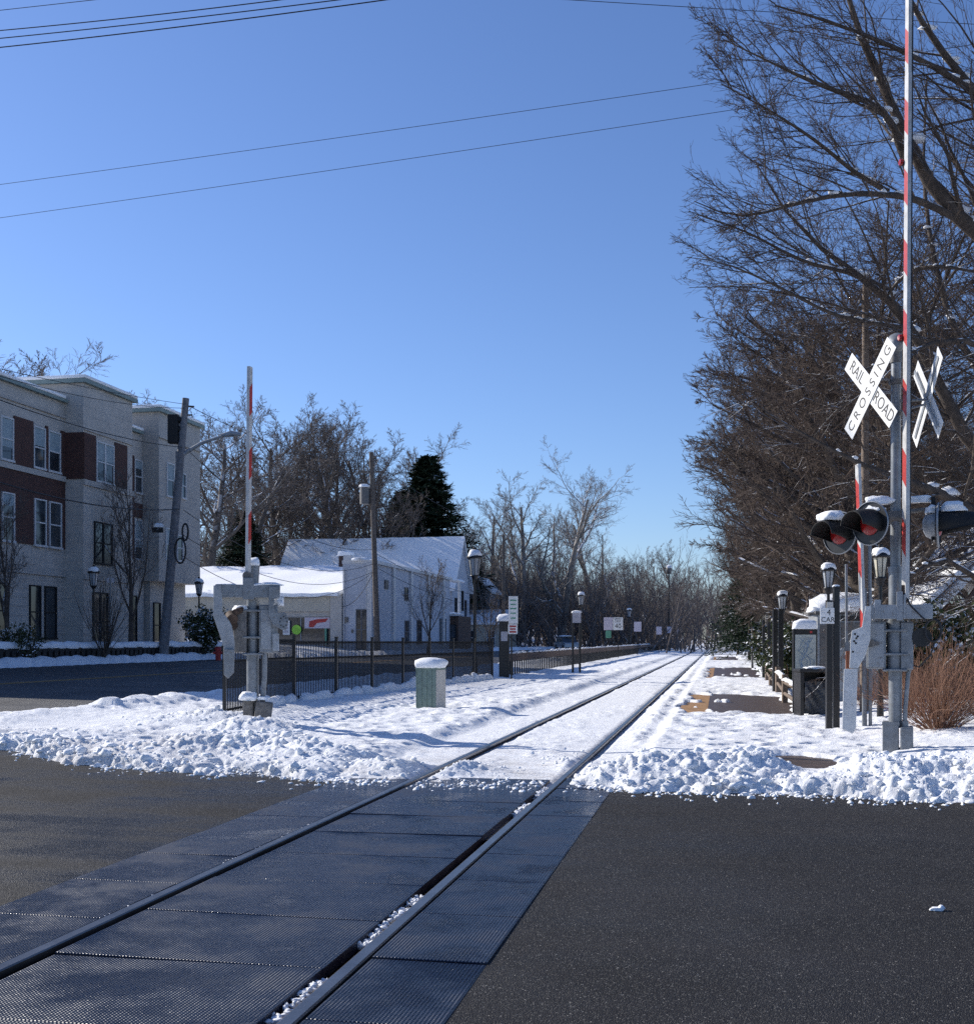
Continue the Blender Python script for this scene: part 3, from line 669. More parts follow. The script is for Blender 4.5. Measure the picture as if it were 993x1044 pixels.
MB().cyl((-.02, 0, lz(400)), (lx(888)+.02, -.15, lz(400)), .022, n=8).cyl((-.02, 0, lz(388)), (lx(888)+.06, -.13, lz(386)), .016, n=8).cyl((-.02, 0, lz(409)), (lx(944)-.02, .02, lz(409)), .016, n=8).cyl((-.02, 0, lz(421)), (lx(944)-.05, .02, lz(414)), .014, n=8).build('crossbuck_bracket', 'galv', mast)
# --- left-hand gate
GY_ = 19.1; SG = 62.8
gl = thing('crossing_gate', (xp(262, GY_), GY_, .1), 'grey steel gate post with a short raised arm, in the snow beside the black fence', 'crossing gate', None, -math.atan(xp(262, 1)))
def ax(px): return (px-262)/SG
def az(py): return (740-py)/SG
def z3(pts): return [(ax(210+a/5.49), az(560+b/5.49)) for a, b in pts]
px0 = ax(257.8)
MB().cyl((px0, 0, -.1), (px0, 0, az(612)), .098, n=24).cyl((px0, 0, az(612)), (px0+.03, 0, az(577)), .08, n=24).cyl((px0+.03, 0, az(578)), (px0+.03, 0, az(576)), .088, n=24).build('pole', 'galv', gl)
snowcap((px0+.03, 0, az(577)), (.17, .17, .13), 3, gl, .12)
MB().bx(ax(221), ax(284.5), -.26, -.12, az(610), az(597)).bx(ax(248), ax(259), -.27, -.11, az(612), az(590)).build('cross_beam', 'galv', gl, bevel=.006)
snowcap((ax(272), -.19, az(598)), (.5, .15, .05), 15, gl, .2); snowcap((ax(232), -.19, az(598)), (.3, .13, .035), 16, gl, .2)
MB().prism(z3([(52, 210), (92, 208), (100, 290), (98, 350), (135, 400), (150, 430), (166, 520), (162, 690), (142, 700), (130, 722), (108, 700), (106, 545), (52, 380)]), -.30, -.25).build('counterweight_bracket', 'galv2', gl, bevel=.006)
MB().prism(z3([(108, 560), (162, 560), (160, 690), (132, 720), (108, 698)]), -.37, -.25).build('counterweight', 'galv', gl, bevel=.008)
MB().prism(z3([(350, 212), (412, 212), (410, 272), (382, 282), (376, 330), (398, 358), (440, 356), (458, 400), (446, 456), (420, 452), (372, 425), (348, 370)]), -.31, -.26).build('arm_bracket', 'galv', gl, bevel=.006)
dd = MB()
for k in range(8):
    q = z3([(430+20*math.cos(k*.785), 408+28*math.sin(k*.785))])[0]; dd.cyl((q[0], -.315, q[1]), (q[0], -.309, q[1]), .012, n=8)
dd.build('bolt_hole', 'ink', gl)
MB().bx(ax(239), ax(252), -.16, .14, az(665), az(622)).build('gate_mechanism', 'dirtysteel', gl, bevel=.02)
gm = MB().bx(ax(264), ax(283), -.17, .14, az(666), az(617)).build('gate_mechanism', 'galv', gl, bevel=.02)
MB().bx(ax(277.5), ax(284), -.2, -.1, az(664), az(646)).bx(ax(266), ax(276), -.182, -.17, az(662), az(622)).build('cover', 'galv2', gm, bevel=.005)
snowcap((ax(284), -.02, az(618)), (.17, .25, .17), 18, gl, .2); snowcap((ax(246), -.02, az(623)), (.24, .25, .09), 19, gl, .2)
MB().cyl((ax(239), -.2, az(638)), (ax(239), -.12, az(638)), .07, n=14).cyl((ax(240), -.27, az(625)), (ax(247), -.12, az(622)), .05, n=12).cyl((ax(238), -.25, az(632)), (ax(236), -.1, az(628)), .09, n=14).build('gear', 'rust', gl)
for y_ in (667, 650, 623):
    fl = MB(); fl.box((px0, -.02, az(y_)), (.33, .3, .035)).cyl((ax(249), -.17, az(y_)), (ax(252), -.17, az(y_)), .022, n=8).cyl((ax(263), -.17, az(y_)), (ax(266), -.17, az(y_)), .022, n=8)
    fl.build('clamp_band', 'galv', gl, bevel=.006)

MB().tube([(ax(267.5), -.1, az(715)), (ax(269.5), -.1, az(690)), (ax(270), -.1, az(662))], .045, 12).cyl((ax(269.8), -.1, az(664)), (ax(269.8), -.1, az(655)), .06, .03, 12).build('cable_pipe', 'galv', gl)
MB().bx(ax(248), ax(259), -.14, .14, -.15, az(712)).build('junction_box', 'dirtysteel', gl, bevel=.02)
jb = MB().box((ax(268), -.2, az(728)), (.27, .24, .42), Matrix.Rotation(R(8), 3, 'Y')).build('junction_box', 'dirtysteel', gl, bevel=.02)
snowcap((ax(254), -.1, az(714)), (.3, .3, .14), 25, gl, .25); snowcap((ax(268), -.2, az(713)), (.2, .2, .05), 26, gl, .25)
M['armL'] = m_stripe('short_arm_stripes', -1.0, .1, 1.03)
am = MB(); am.bx(-.05, .05, -.026, .026, 0, 3.76)
nL = (math.sin(R(62)), -math.cos(R(62)))
a2 = am.build('gate_arm', M['armL'], gl, bevel=.003); a2.location = (ax(253), -.17, az(612)); a2.rotation_euler = (0, R(1.0), frame_axes(nL))
MB().cyl((ax(252), -.24, az(588)), (ax(252), -.12, az(588)), .07, n=14).box((ax(253), -.18, az(593)), (.1, .1, .26)).build('arm_hinge', 'dirtysteel', gl)
# --- side gate arm behind the mast
wy = 19.0
sg = thing('walkway_gate', at(880, wy), 'narrow weathered red and white walkway gate arm standing just behind the signal mast', 'crossing gate', None, -math.atan(xp(880, 1)))
gzz = sg.location.z; q = lambda py: zp(py, wy)-gzz; qx = lambda px: (px-880)*wy/F
MB().cyl((.02, 0, 0), (.02, 0, q(600)), .04, n=12).cyl((.11, .0, 0), (.10, 0, q(555)), .028, n=10).build('pole', 'galv', sg)
M['armW'] = m_stripe('walkway_arm_stripes', 1.0, .15, 1.05)
aa = MB().bx(-.06, .06, -.025, .025, 0, q(472)-q(643)).build('gate_arm', M['armW'], sg, bevel=.003); aa.location = (qx(880), -.1, q(643)); aa.rotation_euler = (0, R(-4.2), frame_axes((-math.sin(R(66)), -math.cos(R(66)))))
MB().bx(qx(863), qx(868), -.1, .1, q(698), q(664)).build('control_box', 'orange', sg, bevel=.01)
MB().cyl((qx(864), 0, 0), (qx(863.5), 0, q(575)), .022, n=8).bx(qx(862), qx(867), -.06, .06, q(664), q(655)).bx(qx(860), qx(882), -.02, .02, q(672), q(668)).build('support', 'galv', sg)
# ================================================================== BUILDINGS
# --- apartment building
Nv = Vector((CT, -ST, 0)); Tv = Vector((ST, CT, 0))
class Row:
    """frame whose local x points away from the facade, local y along the street"""
    def __init__(s, name, u, Y, z, label, cat, group=None):
        s.o = Vector((u+K*Y, Y, z)); s.root = thing(name, s.o, label, cat, group, -ANG)
    def y(s, px, lx=0):
        k = (px-CX)/F; return (k*(s.o.y+lx*Nv.y)-s.o.x-lx*Nv.x)/(Tv.x-k*Tv.y)
    def Y(s, px, lx=0): return s.o.y+lx*Nv.y+s.y(px, lx)*Tv.y
    def z(s, py, px, lx=0): return zp(py, s.Y(px, lx))-s.o.z
_br = random.Random(12)
def window(parent, x, y0, y1, z0, z1, n=1, frame='white2', rail=True, glass='glass', d=.07, horiz=False, name='window'):
    """framed window standing on the wall plane x (facing +x)"""
    t = .06; mb = MB()
    mb.bx(x-.02, x+d, y0, y1, z1-t, z1).bx(x-.02, x+d+.03, y0-.04, y1+.04, z0-.03, z0+t)
    mb.bx(x-.02, x+d, y0, y0+t, z0+t, z1-t).bx(x-.02, x+d, y1-t, y1, z0+t, z1-t)
    for i in range(1, n): yc = y0+(y1-y0)*i/n; mb.bx(x-.02, x+d*.9, yc-.05, yc+.05, z0+t, z1-t)
    if rail: zc = (z0+z1)/2; mb.bx(x-.02, x+d*.8, y0+t, y1-t, zc-.03, zc+.03)
    w = mb.build(name, frame, parent)
    MB().bx(x-.01, x+.02, y0+t, y1-t, z0+t, z1-t).build('pane', glass, w)
    if frame == 'white2' and _br.random() < .85:
        MB().bx(x+.021, x+.028, y0+t, y1-t, z1-t-(z1-z0-2*t)*_br.choice([.25, .45, .48, .48, .7]), z1-t).build('blind', 'blind', w)
    return w
def win_y(parent, y, x0, x1, z0, z1, n=1, frame='white2', rail=True, glass='glass', name='window', d=.07):
    """the same on a wall plane facing -y"""
    t = .06; mb = MB(); mb.bx(x0, x1, y-d, y+.02, z1-t, z1).bx(x0-.04, x1+.04, y-d-.03, y+.02, z0-.03, z0+t).bx(x0, x0+t, y-d, y+.02, z0+t, z1-t).bx(x1-t, x1, y-d, y+.02, z0+t, z1-t)
    for i in range(1, n): xc = x0+(x1-x0)*i/n; mb.bx(xc-.04, xc+.04, y-d*.9, y+.02, z0+t, z1-t)
    if rail: zc = (z0+z1)/2; mb.bx(x0+t, x1-t, y-d*.8, y+.02, zc-.03, zc+.03)
    w = mb.build(name, frame, parent); MB().bx(x0+t, x1-t, y-.02, y+.01, z0+t, z1-t).build('pane', glass, w); return w
A = Row('apartment_building', -30, 49, .85, 'three-storey cream and red brick apartment building with corner towers, at the left edge', 'apartment building')
ar = A.root; B0 = -.85
ym1 = -14; yA = A.y(65, 0); yT0 = A.y(85, .95); yT1 = A.y(135, .95); yE0 = A.y(162, .95); yE1 = A.y(204, .95)
zt = A.z(384, 0)            # parapet of the set-back walls
zT = A.z(387, 86, .95); zE = A.z(417, 163, .95)
MB().bx(-16, 0, ym1, yT0+.2, -.4, zt).bx(-16, 0, yT1-.2, yE0+.2, -.4, zt-.2).build('wall', 'stone', ar)
MB().bx(-3.2, .95, yT0, yT1, -.4, zT).build('tower', 'stone', ar)
zof = A.z(594, 180, .95)
MB().bx(-16, .95, yE0, yE1, zof, zE).bx(-15.5, .3, yE0+.3, yE1-.5, -.4, zof).build('tower', 'stone2', ar)
cn = MB().bx(-16, .22, ym1, yT0-.02, zt-.14, zt).bx(-3.4, 1.15, yT0-.2, yT1+.2, zT-.16, zT+.02).bx(-16, .22, yT1+.22, yE0-.22, zt-.34, zt-.2).bx(-16.1, 1.15, yE0-.2, yE1+.2, zE-.16, zE+.02)
cn.build('cornice', 'green', ar)
sn = MB().bx(-16, .24, ym1, yT0-.22, zt+.01, zt+.16).bx(-3.4, 1.16, yT0-.2, yT1+.2, zT+.03, zT+.2).bx(-16, .24, yT1+.22, yE0-.22, zt-.19, zt-.03).bx(-16.1, 1.16, yE0-.2, yE1+.2, zE+.03, zE+.2)
sn.build('roof_snow', 'cap', ar, bevel=.05)
# string courses
z8 = A.z(473, 0); band = MB().bx(0, .12, ym1, yT0-.0, z8-.12, z8+.12).bx(.95, 1.05, yT0-.05, yT1+.05, z8-.25, z8+.0).bx(0, .1, ym1, yT0, 3.5, 3.75).bx(.95, 1.03, yT0, yT1, 3.4, 3.65).bx(.95, 1.05, yE0-.05, yE1+.05, zE-1.5, zE-1.4).bx(0, .1, ym1, yT0, zt-.85, zt-.75).bx(.95, 1.03, yT0, yT1, zT-2.3, zT-2.2)
for k in range(1, 9): band.bx(.95, .965, yT0, yT1, .4*k, .4*k+.03).bx(0, .015, ym1, yT0, .4*k+.06, .4*k+.09)
band.build('string_course', 'stone2', ar)
bz0, bz1, bz2 = A.z(560, 65)-.0, z8-.13, A.z(425, 18)
bk = MB().bx(.0, .05, ym1, yA+2.2, bz0, bz1)
cols = [(0, 13), (33.5, 45.5), (48.5, 61)]                 # window pixel columns on the set-back wall
zw = (A.z(478, 40), A.z(435.5, 40)); zl = (A.z(557, 40), A.z(509, 40)); zg = (A.z(655, 40)+.15, A.z(597, 40))
edges = [-60, 0, 13, 33.5, 45.5, 48.5, 61, 70]
for (a, b) in ((13.5, 33), (45.8, 48.2), (61.5, 90)):
    y0 = A.y(a); y1 = min(A.y(b), yT0-.01); bk.bx(0, .06, y0, y1, z8+.13, bz2)
bk.bx(-.0, .96, yT0-.05, yT0-.0, z8+.02, bz2-.05)          # brick return on the tower side
by0, by1 = yT0, A.y(97, .95); bk.bx(.95, 1.0, by0+.0, by1, z8+.03, bz2-.05); bk.bx(.95, 1.0, A.y(116.5, .95), A.y(129, .95), z8+.03, bz2-.05)
bk.bx(0, .06, A.y(127), A.y(130.5), bz0, bz2-.1).bx(0, .06, A.y(134), A.y(136), bz0, bz2-.1).bx(0, .06, A.y(145.5), A.y(150), bz0, bz2-.1).bx(0, .055, A.y(130.5), A.y(145.5), zl[1]+.1, z8-.3)
bk.build('brick_facing', 'brick', ar)
for (a, b) in [(-46, -30), (-22, -7)]+cols:
    y0, y1 = A.y(a), A.y(b)
    window(ar, .0, y0, y1, *zw, 1); window(ar, .05, y0, y1, *zl, 1)
for (a, b) in ((29.5, 41), (45, 57), (-8, 8)):
    window(ar, .0, A.y(a), A.y(b), *zg, 1, 'blackmatt')
window(ar, .95, A.y(97.5, .95), A.y(115.5, .95), z8+.05, bz2-.25, 2)
window(ar, .95, A.y(95.5, .95), A.y(114, .95), A.z(575, 100, .95), A.z(532, 100, .95), 2, 'blackmatt')
window(ar, .95, A.y(94, .95), A.y(109.5, .95), .1, A.z(604, 100, .95), 2, 'blackmatt', name='door')
for (a, b) in ((128, 132.5), (136.5, 144.5)):
    window(ar, 0, A.y(a), A.y(b), zw[0], zw[1]-.1, 1); window(ar, 0, A.y(a), A.y(b), zl[0], zl[1], 1)
for (a, b) in ((125.5, 129), (133.5, 139)): window(ar, 0, A.y(a), A.y(b), .3, 2.9, 1, 'blackmatt')
for (a, b, c, d) in ((169.5, 177, 506, 471), (184.5, 189, 508, 482), (168.5, 175, 571, 538), (180, 186, 572, 545)):
    window(ar, .95, A.y(a, .95), A.y(b, .95), A.z(c, a, .95), A.z(d, a, .95), 1)
window(ar, .3, A.y(156, .3), A.y(163, .3), .2, 2.6, 1, 'blackmatt')
# side wall windows of the corner tower (facing up the street)
# --- low wall with snow in front
hw = thing('garden_wall', U(-27.2, 41), 'low dark slatted edging wall under snow in front of the apartment building', 'low wall', None, -ANG)
mw = MB(); sw = MB(); rr = random.Random(4)
for k in range(62):
    y = k*.42; mw.bx(-.1, .1, y, y+.26, 0, .30)
mw.bx(-.08, .08, -.2, 26, .24, .38); mw.build('edging', 'blackmatt', hw)
for k in range(22): sw.blob((-.25, k*1.2+.3, .34), (.75, 1.6, .3), k, .15, .3, 1)
sw.build('snow_cap', 'cap', hw)['kind'] = 'stuff'
# --- white store with pitched low roof
Sx = Row('white_store', -28.8, 90, .9, 'long white painted shop with a snow-covered lean-to roof and a wide shop window', 'shop')
sr = Sx.root; y1 = Sx.y(460, 2.3)-.5; top = 6.55
MB().bx(0, 2.3, 0, y1, -.5, top).build('wall', 'white', sr)
pil = MB()
for a in (.3, 5.5, 11, 17, 23, 30): pil.bx(2.3, 2.5, a, a+.6, -.4, top-.15)
pil.bx(-.05, 2.55, -.03, y1, top-.15, top+.1); pil.bx(.05, .75, -.05, .6, top+.1, top+.5); pil.bx(1.95, 2.32, -.12, 0, -.4, top-.15); pil.build('pilaster', 'white2', sr)
sc = MB()
for i in range(16): sc.blob((1.2-.2*(i % 3), .8+i*2.3, top+.05), (1.2, 2.4, .32), i, .2, .3, 1)
sc.build('snow_cap', 'cap', sr)['kind'] = 'stuff'
win_y(sr, 0, 1.05, 1.95, -.2, 2.9, 2, 'poleblue', name='door'); window(sr, 2.3, 9.4, 10.6, 3.9, 5.0, 1, 'poleblue'); window(sr, 2.3, 9.5, 10.8, .3, 2.2, 1, 'poleblue'); window(sr, 2.3, 13.5, 15.2, .2, 2.3, 1, 'poleblue')
window(sr, 2.3, 22, 24.6, .2, 2.6, 2, 'poleblue')
MB().bx(.15, .45, -.1, 0, 1.9, 2.3).bx(.7, .85, -.08, 0, 1.1, 1.35).build('meter_box', 'dirtysteel', sr)
# low part: front faces the camera (local -y); runs to the left (-x)
lw = -13.5; ze = 3.9
MB().bx(lw, -.9, 0.0, .3, 2.35, ze).bx(-.9, .0, -.3, 0.02, -.5, ze+.05).bx(lw-8, lw, 0, .3, -.5, ze).bx(lw-8, 0, 18, 18.4, -.5, ze+3.1).bx(lw-8.1, lw-8, 0, 18, -.5, ze).build('front_wall', 'stone', sr)
MB().bx(lw, -.95, -.2, -.005, 2.75, ze+.02).build('fascia', 'cream', sr)
rf = MB(); n = 30
v = []; 
for j in range(9):
    for i in range(n+1):
        xx = lw-8+(8-lw+.1-2.2)*i/n if False else (lw-8)+(-(lw-8)-.25)*i/n
        yj = -.6+17*j/8; v.append((xx, yj, ze+.25+.19*(yj+.6)+.06*math.sin(xx*2.1+j)*math.sin(j*1.7+xx)))
fcs = [(j*(n+1)+i, j*(n+1)+i+1, (j+1)*(n+1)+i+1, (j+1)*(n+1)+i) for j in range(8) for i in range(n)]
rf.add(v, fcs, True); b_ = [(x, y, z-.26) for x, y, z in v[:n+1]]; rf.add(v[:n+1]+b_, [(i, n+1+i, n+2+i, i+1) for i in range(n)])
rf.add([v[n], v[-1], (v[-1][0], v[-1][1], v[-1][2]-.3), (v[n][0], v[n][1], v[n][2]-.3)], [(0, 3, 2, 1)])
rf.build('roof_snow', 'cap', sr)
MB().bx(-5.3, -4.3, 15, 16, ze+2.2, ze+4.2).build('chimney', 'darkbrick', sr); 
snowcap((-4.8, 15.5, ze+4.2), (1.4, 1.3, .5), 31, sr)
MB().bx(lw, -.9, 3.6, 3.75, -.5, 2.6).build('dark_interior', 'blackmatt', sr)
win_y(sr, .28, lw, -.95, .15, 2.34, 5, 'galv2', False, name='shop_window')
po = MB().bx(-3.1, -1.05, .08, .14, 1.45, 2.3); p_ = po.build('poster', 'pinkish', sr)
MB().prism([(-2.75, 1.55), (-2.4, 1.52), (-2.1, 1.85), (-1.4, 1.95), (-1.2, 2.2), (-2.1, 2.15), (-2.7, 2.0)], .06, .075).build('poster_mark', 'redp', p_)
for k in range(5): pass
MB().cyl((.12, -.1, -.3), (.12, -.1, 5.9), .05, n=8).cyl((1.9, -.08, 2.9), (1.9, -.08, 6.2), .035, n=8).build('downpipe', 'white2', sr); MB().bx(2.3, 2.42, 3.4, 4.3, 4.6, 5.3).build('vent', 'dirtysteel', sr); MB().cyl((-3.75, .06, 1.35), (-3.75, .12, 1.35), .38, n=14).build('paper_notice', 'bright', sr)
MB().bx(-1.45, -1.3, .0, .08, .2, 1.44).build('door_frame', 'signgreen', sr)
sgp = MB().bx(-4.85, -4.3, .05, .1, .95, 2.05).build('notice_board', 'sign', sr)
MB().bx(-4.75, -4.4, .04, .048, 1.7, 1.95).bx(-4.75, -4.4, .04, .048, 1.4, 1.6).bx(-4.75, -4.4, .04, .048, 1.1, 1.3).build('notice_print', 'signback', sgp)
# --- gabled house behind
gh = thing('gabled_house', Vector((xp(461, 127.5), 127.5, .6)), 'tall white gabled house whose steep roof slope is covered in blue-shaded snow', 'house', None, -ANG)
W_ = 9.0; E = zp(597, 128)-.6; AP = zp(549, 131)-.6; Ln = 20
MB().prism([(0, -1), (W_, -1), (W_, E), (W_/2, AP), (0, E)], -Ln, 0).build('wall', 'white', gh, rot=(0, 0, R(90)))
hs = gh.children[0]; hs.rotation_euler = (0, 0, R(90)); hs.location = (0, 0, 0)
# prism x->local y, y->local -x : it runs from x=+Ln..0, so mirror by placing at -Ln
hs.location = (-Ln, 0, 0)
def slope(nm, y0, z0, y1, z1, mat, th):
    nn = 40; mm = 14; v = []; 
    for j in range(mm+1):
        for i in range(nn+1):
            t = j/mm; x = -Ln-.4+(Ln+.8)*i/nn; y = y0+(y1-y0)*t; z = z0+(z1-z0)*t
            v.append((x, y, z+th+.16*float(fbm(np.array([x*1.3]), np.array([y*1.9+7]), 5)[0])))
    f = [(j*(nn+1)+i, j*(nn+1)+i+1, (j+1)*(nn+1)+i+1, (j+1)*(nn+1)+i) for j in range(mm) for i in range(nn)]
    mb = MB(); mb.add(v, f if y1 > y0 else [q[::-1] for q in f], True)
    rim = [i for i in range(nn+1)]+[(j*(nn+1)+nn) for j in range(1, mm+1)]
    w = [v[k] for k in rim]; lo = [(a, b, c-th-.12) for a, b, c in w]; m = len(w)
    mb.add(w+lo, [(i, m+i, m+i+1, i+1) for i in range(m-1)]); return mb.build(nm, mat, gh)
slope('roof_snow', -.5, E-.55, W_/2, AP, 'cap', .22); slope('roof_snow', W_+.5, E-.55, W_/2, AP, 'cap', .22)
MB().box((-.15, W_/4, (E+AP)/2), (.1, .1, .1)).build('trim', 'white2', gh)
window(gh, .0, 1.2, 2.3, E-4.6, E-1.3, 2, 'blackmatt'); window(gh, 0, 4.6, 5.6, E-2.6, E-.4, 2, 'blackmatt'); window(gh, 0, 6.2, 7.2, E-4.0, E-1.4, 1, 'blackmatt')
# --- brown shopfront, cream house
bs = thing('brown_shopfront', Vector((xp(437, 116), 116, .6)), 'small dark brown boarded shopfront with a white post below the gabled house', 'shopfront', None, -ANG)
MB().bx(-2, 3.0, 0, 6, -.5, 3.2).build('wall', 'brownwood', bs); MB().bx(1.95, 2.1, -.25, -.1, -.5, 3.2).bx(-2, 3.1, -.3, -.0, 3.2, 3.35).build('post', 'white2', bs)
win_y(bs, 0, -.9, 1.2, .3, 2.4, 2, 'blackmatt'); win_y(bs, 0, 2.15, 2.8, -.3, 2.4, 1, 'blackmatt', name='door'); snowcap((.6, 1.5, 3.35), (5, 4, .3), 44, bs)
for nm_, px_, Y_, wd, hh, lab, mt in (('cream_house', 472, 140, 5.2, 3.9, 'small cream house with a bright snow-covered lean-to roof right of the gabled house', 'cream'), ('white_cottage', 474, 150, 6.5, 8.3, 'white cottage with shuttered windows just behind the gabled house', 'white')):
    h_ = thing(nm_, Vector((xp(px_, Y_), Y_, .6)), lab, 'house', None, -ANG)
    if nm_ == 'cream_house':
        MB().bx(0, wd, 0, 7, -.6, hh-1).build('wall', mt, h_)
        v = [(-.3, -.4, hh-1), (wd+.3, -.4, hh-1), (wd+.3, 6, hh+.7), (-.3, 6, hh+.7)]; lo = [(a, b, c-.25) for a, b, c in v]
        MB().add(v+lo, [(0, 1, 2, 3), (0, 4, 5, 1), (1, 5, 6, 2), (3, 2, 6, 7), (0, 3, 7, 4)]) or None
        mb = MB(); mb.add(v+lo, [(0, 1, 2, 3), (0, 4, 5, 1), (1, 5, 6, 2), (3, 2, 6, 7), (0, 3, 7, 4)]); mb.build('roof_snow', 'cap', h_, bevel=.06)
        win_y(h_, 0, 2.9, 3.9, .2, 2.0, 2, 'white2'); win_y(h_, 0, .8, 1.5, .2, 2.0, 1, 'white2')
    else:
        MB().prism([(0, -1), (wd*.5, -1), (wd*.5, hh-1.5), (wd*.25, hh+.2), (0, hh-1.5)], 0, 7).build('wall', mt, h_)
        MB().prism([(-.3, hh-1.6), (wd*.25, hh+.35), (wd*.5+.3, hh-1.6), (wd*.5+.3, hh-1.35), (wd*.25, hh+.65), (-.3, hh-1.35)], -.4, 7.4).build('roof_snow', 'cap', h_)
        MB().bx(-.0, wd*.5, -.06, -.0, hh-1.75, hh-1.6).build('gutter', 'white2', h_); win_y(h_, 0, .6, 1.4, 4.2, 6.0, 2, 'blackmatt'); win_y(h_, 0, 1.9, 2.7, 4.2, 6.0, 2, 'blackmatt')
# --- far right house
fh = thing('brick_house', Vector((xp(948, 42), 42, .1)), 'brown brick house with a snowy roof and white porch column at the right edge', 'house', None, R(14))
MB().bx(1.15, 7, -.6, 5, -.4, 2.7).bx(0, 1.15, .9, 5, -.4, 2.6).build('wall', 'darkbrick', fh)
MB().prism([(-1.0, 2.15), (2.9, 5.6), (3.1, 5.6), (7.4, 2.1), (7.4, 1.9), (3, 5.3), (-.8, 1.95)], -1.0, 5.4).build('roof', 'white2', fh)
MB().prism([(-1.1, 2.17), (3.0, 5.64), (7.5, 2.12), (7.6, 2.32), (3.0, 5.92), (-1.15, 2.38)], -.85, 5.5).build('roof_snow', 'cap', fh, bevel=.04)
MB().prism([(.9, 2.6), (3, 5.1), (6.6, 2.6)], -.58, -.5).build('gable', 'darkbrick', fh)
MB().bx(.55, .7, -.85, -.7, -.3, 2.1).bx(.5, .8, -.9, -.6, 2.05, 2.4).bx(-.9, .95, -.9, -.6, 2.05, 2.3).build('porch_column', 'white2', fh)
win_y(fh, .9, .1, .9, .5, 1.9, 2); win_y(fh, -.6, 2.1, 3.1, .6, 1.9, 2)
# ================================================================== FENCES
def seg_root(name, a, b, label, cat, group=None):
    d = b-a; return thing(name, a, label, cat, group, math.atan2(d.y, d.x)), d.to_2d().length
fpts = [at(229, 21.3), at(300, 25.9), at(502, 42.0)]
for p in fpts: p.z = base(p.x, p.y)+.03
fr_ = thing('metal_fence', fpts[0], 'tall black picket fence running from the grey gate post towards the street lamp', 'fence')
rf_ = random.Random(8)
def fence_run(a, b, H):
    d = b-a; Ln = d.to_2d().length; n = max(1, round(Ln/2.35)); rz = math.atan2(d.y, d.x)
    for k in range(n):
        s = a.lerp(b, k/n)-fpts[0]; w = Ln/n
        mb = MB()
        for z in (.12, H-.42, H-.06): mb.bx(0.03, w-.03, -.018, .018, z-.02, z+.02)
        m = int(w/.09)
        for i in range(1, m): mb.bx(i*w/m-.013, i*w/m+.013, -.034, -.0185, .06, H-.02)
        mb.build('panel', 'blackmatt', fr_, loc=s, rot=(0, 0, rz))
        MB().bx(-.03, .03, -.03, .03, -.2, H+.05).bx(-.037, .037, -.037, .037, H+.05, H+.08).build('post', 'black', fr_, loc=s, rot=(0, 0, rz))
    s = b-fpts[0]; MB().bx(-.03, .03, -.03, .03, -.2, H+.08).build('post', 'black', fr_, loc=s, rot=(0, 0, rz))
fence_run(fpts[0], fpts[1], 1.42); fence_run(fpts[1], fpts[2], 1.38)
# snow wedged along the foot of the fence
sb = MB()
for (a, b) in ((fpts[0], fpts[1]), (fpts[1], fpts[2])):
    Ln = (b-a).length; s = .4 if a is not fpts[0] else 2.2
    while s < Ln-.3:
        w = rf_.uniform(.25, .95); p = a.lerp(b, s/Ln); hgt = rf_.uniform(.13, .3)
        m = MB().blob((0, 0, 0), (w, .3, hgt), rf_.randint(0, 999), .2, .4, 1); rz = math.atan2((b-a).y, (b-a).x)
        vs = [Matrix.Rotation(rz, 3, 'Z') @ Vector(v)+Vector((p.x+.06, p.y-.06, base(p.x, p.y)+.03)) for v in m.v]; sb.add(vs, m.f, True)
        s += w*rf_.uniform(.6, 1.15)
tag(sb.build('fence_snow', 'cap'), 'broken ridge of snow lumps along the foot of the black fence', 'snow ridge', None, 'stuff')
# low guard fence
ga, gb = U(-8.1, 45), U(-7.6, 300)
for p in (ga, gb): p.z = base(p.x, p.y)+.05
gr = thing('guard_rail', ga, 'long low brown timber rail fence beyond the black fence, with snow on its top', 'fence'); d = gb-ga; Ln = d.length; rz = math.atan2(d.y, d.x)
MB().bx(0, Ln, -.04, .04, .58, .86).build('top_rail', 'guard', gr, rot=(0, 0, rz))
mb = MB(); s = 0; 
while s < Ln: mb.bx(s-.035, s+.035, -.03, .03, -.1, .58); s += .55 if s < 70 else 1.2
o = mb.build('baluster', 'black', gr, rot=(0, 0, rz)); o['kind'] = 'stuff'
mb = MB(); s = .2
while s < 90:
    w = rf_.uniform(.4, 1.5); mb.blob((s+w/2, 0, .86), (w, .14, rf_.uniform(.06, .13)), int(s*10), .2, .3, 0); s += w+rf_.uniform(0, .5)
mb.build('snow_cap', 'cap', gr, rot=(0, 0, rz))['kind'] = 'stuff'
# right timber rail fence beside the platform
tr = thing('timber_fence', at(812, 23.5), 'low weathered two-rail timber fence beside the platform', 'fence'); o0 = tr.location.copy()
tp = [at(812, 23.6), at(800, 27.5), at(793, 31.5), at(786, 36), at(782, 41)]
for a, b in zip(tp, tp[1:]):
    for zz in (.25, .52): MB().tube([a-o0+Vector((0, 0, zz)), b-o0+Vector((0, 0, zz+rf_.uniform(-.03, .03)))], .045, 6).build('rail', 'wood', tr)
for p in tp: MB().bx(-.06, .06, -.06, .06, -.1, .68).build('post', 'wood', tr, loc=p-o0)
mb = MB()
for a, b in zip(tp, tp[1:]):
    for k in range(4): c = a.lerp(b, (k+.5)/4)-o0; mb.blob((c.x, c.y, c.z+.55), (.1, .7, .07), k, .25, .3, 0)
mb.build('snow_cap', 'cap', tr)['kind'] = 'stuff'
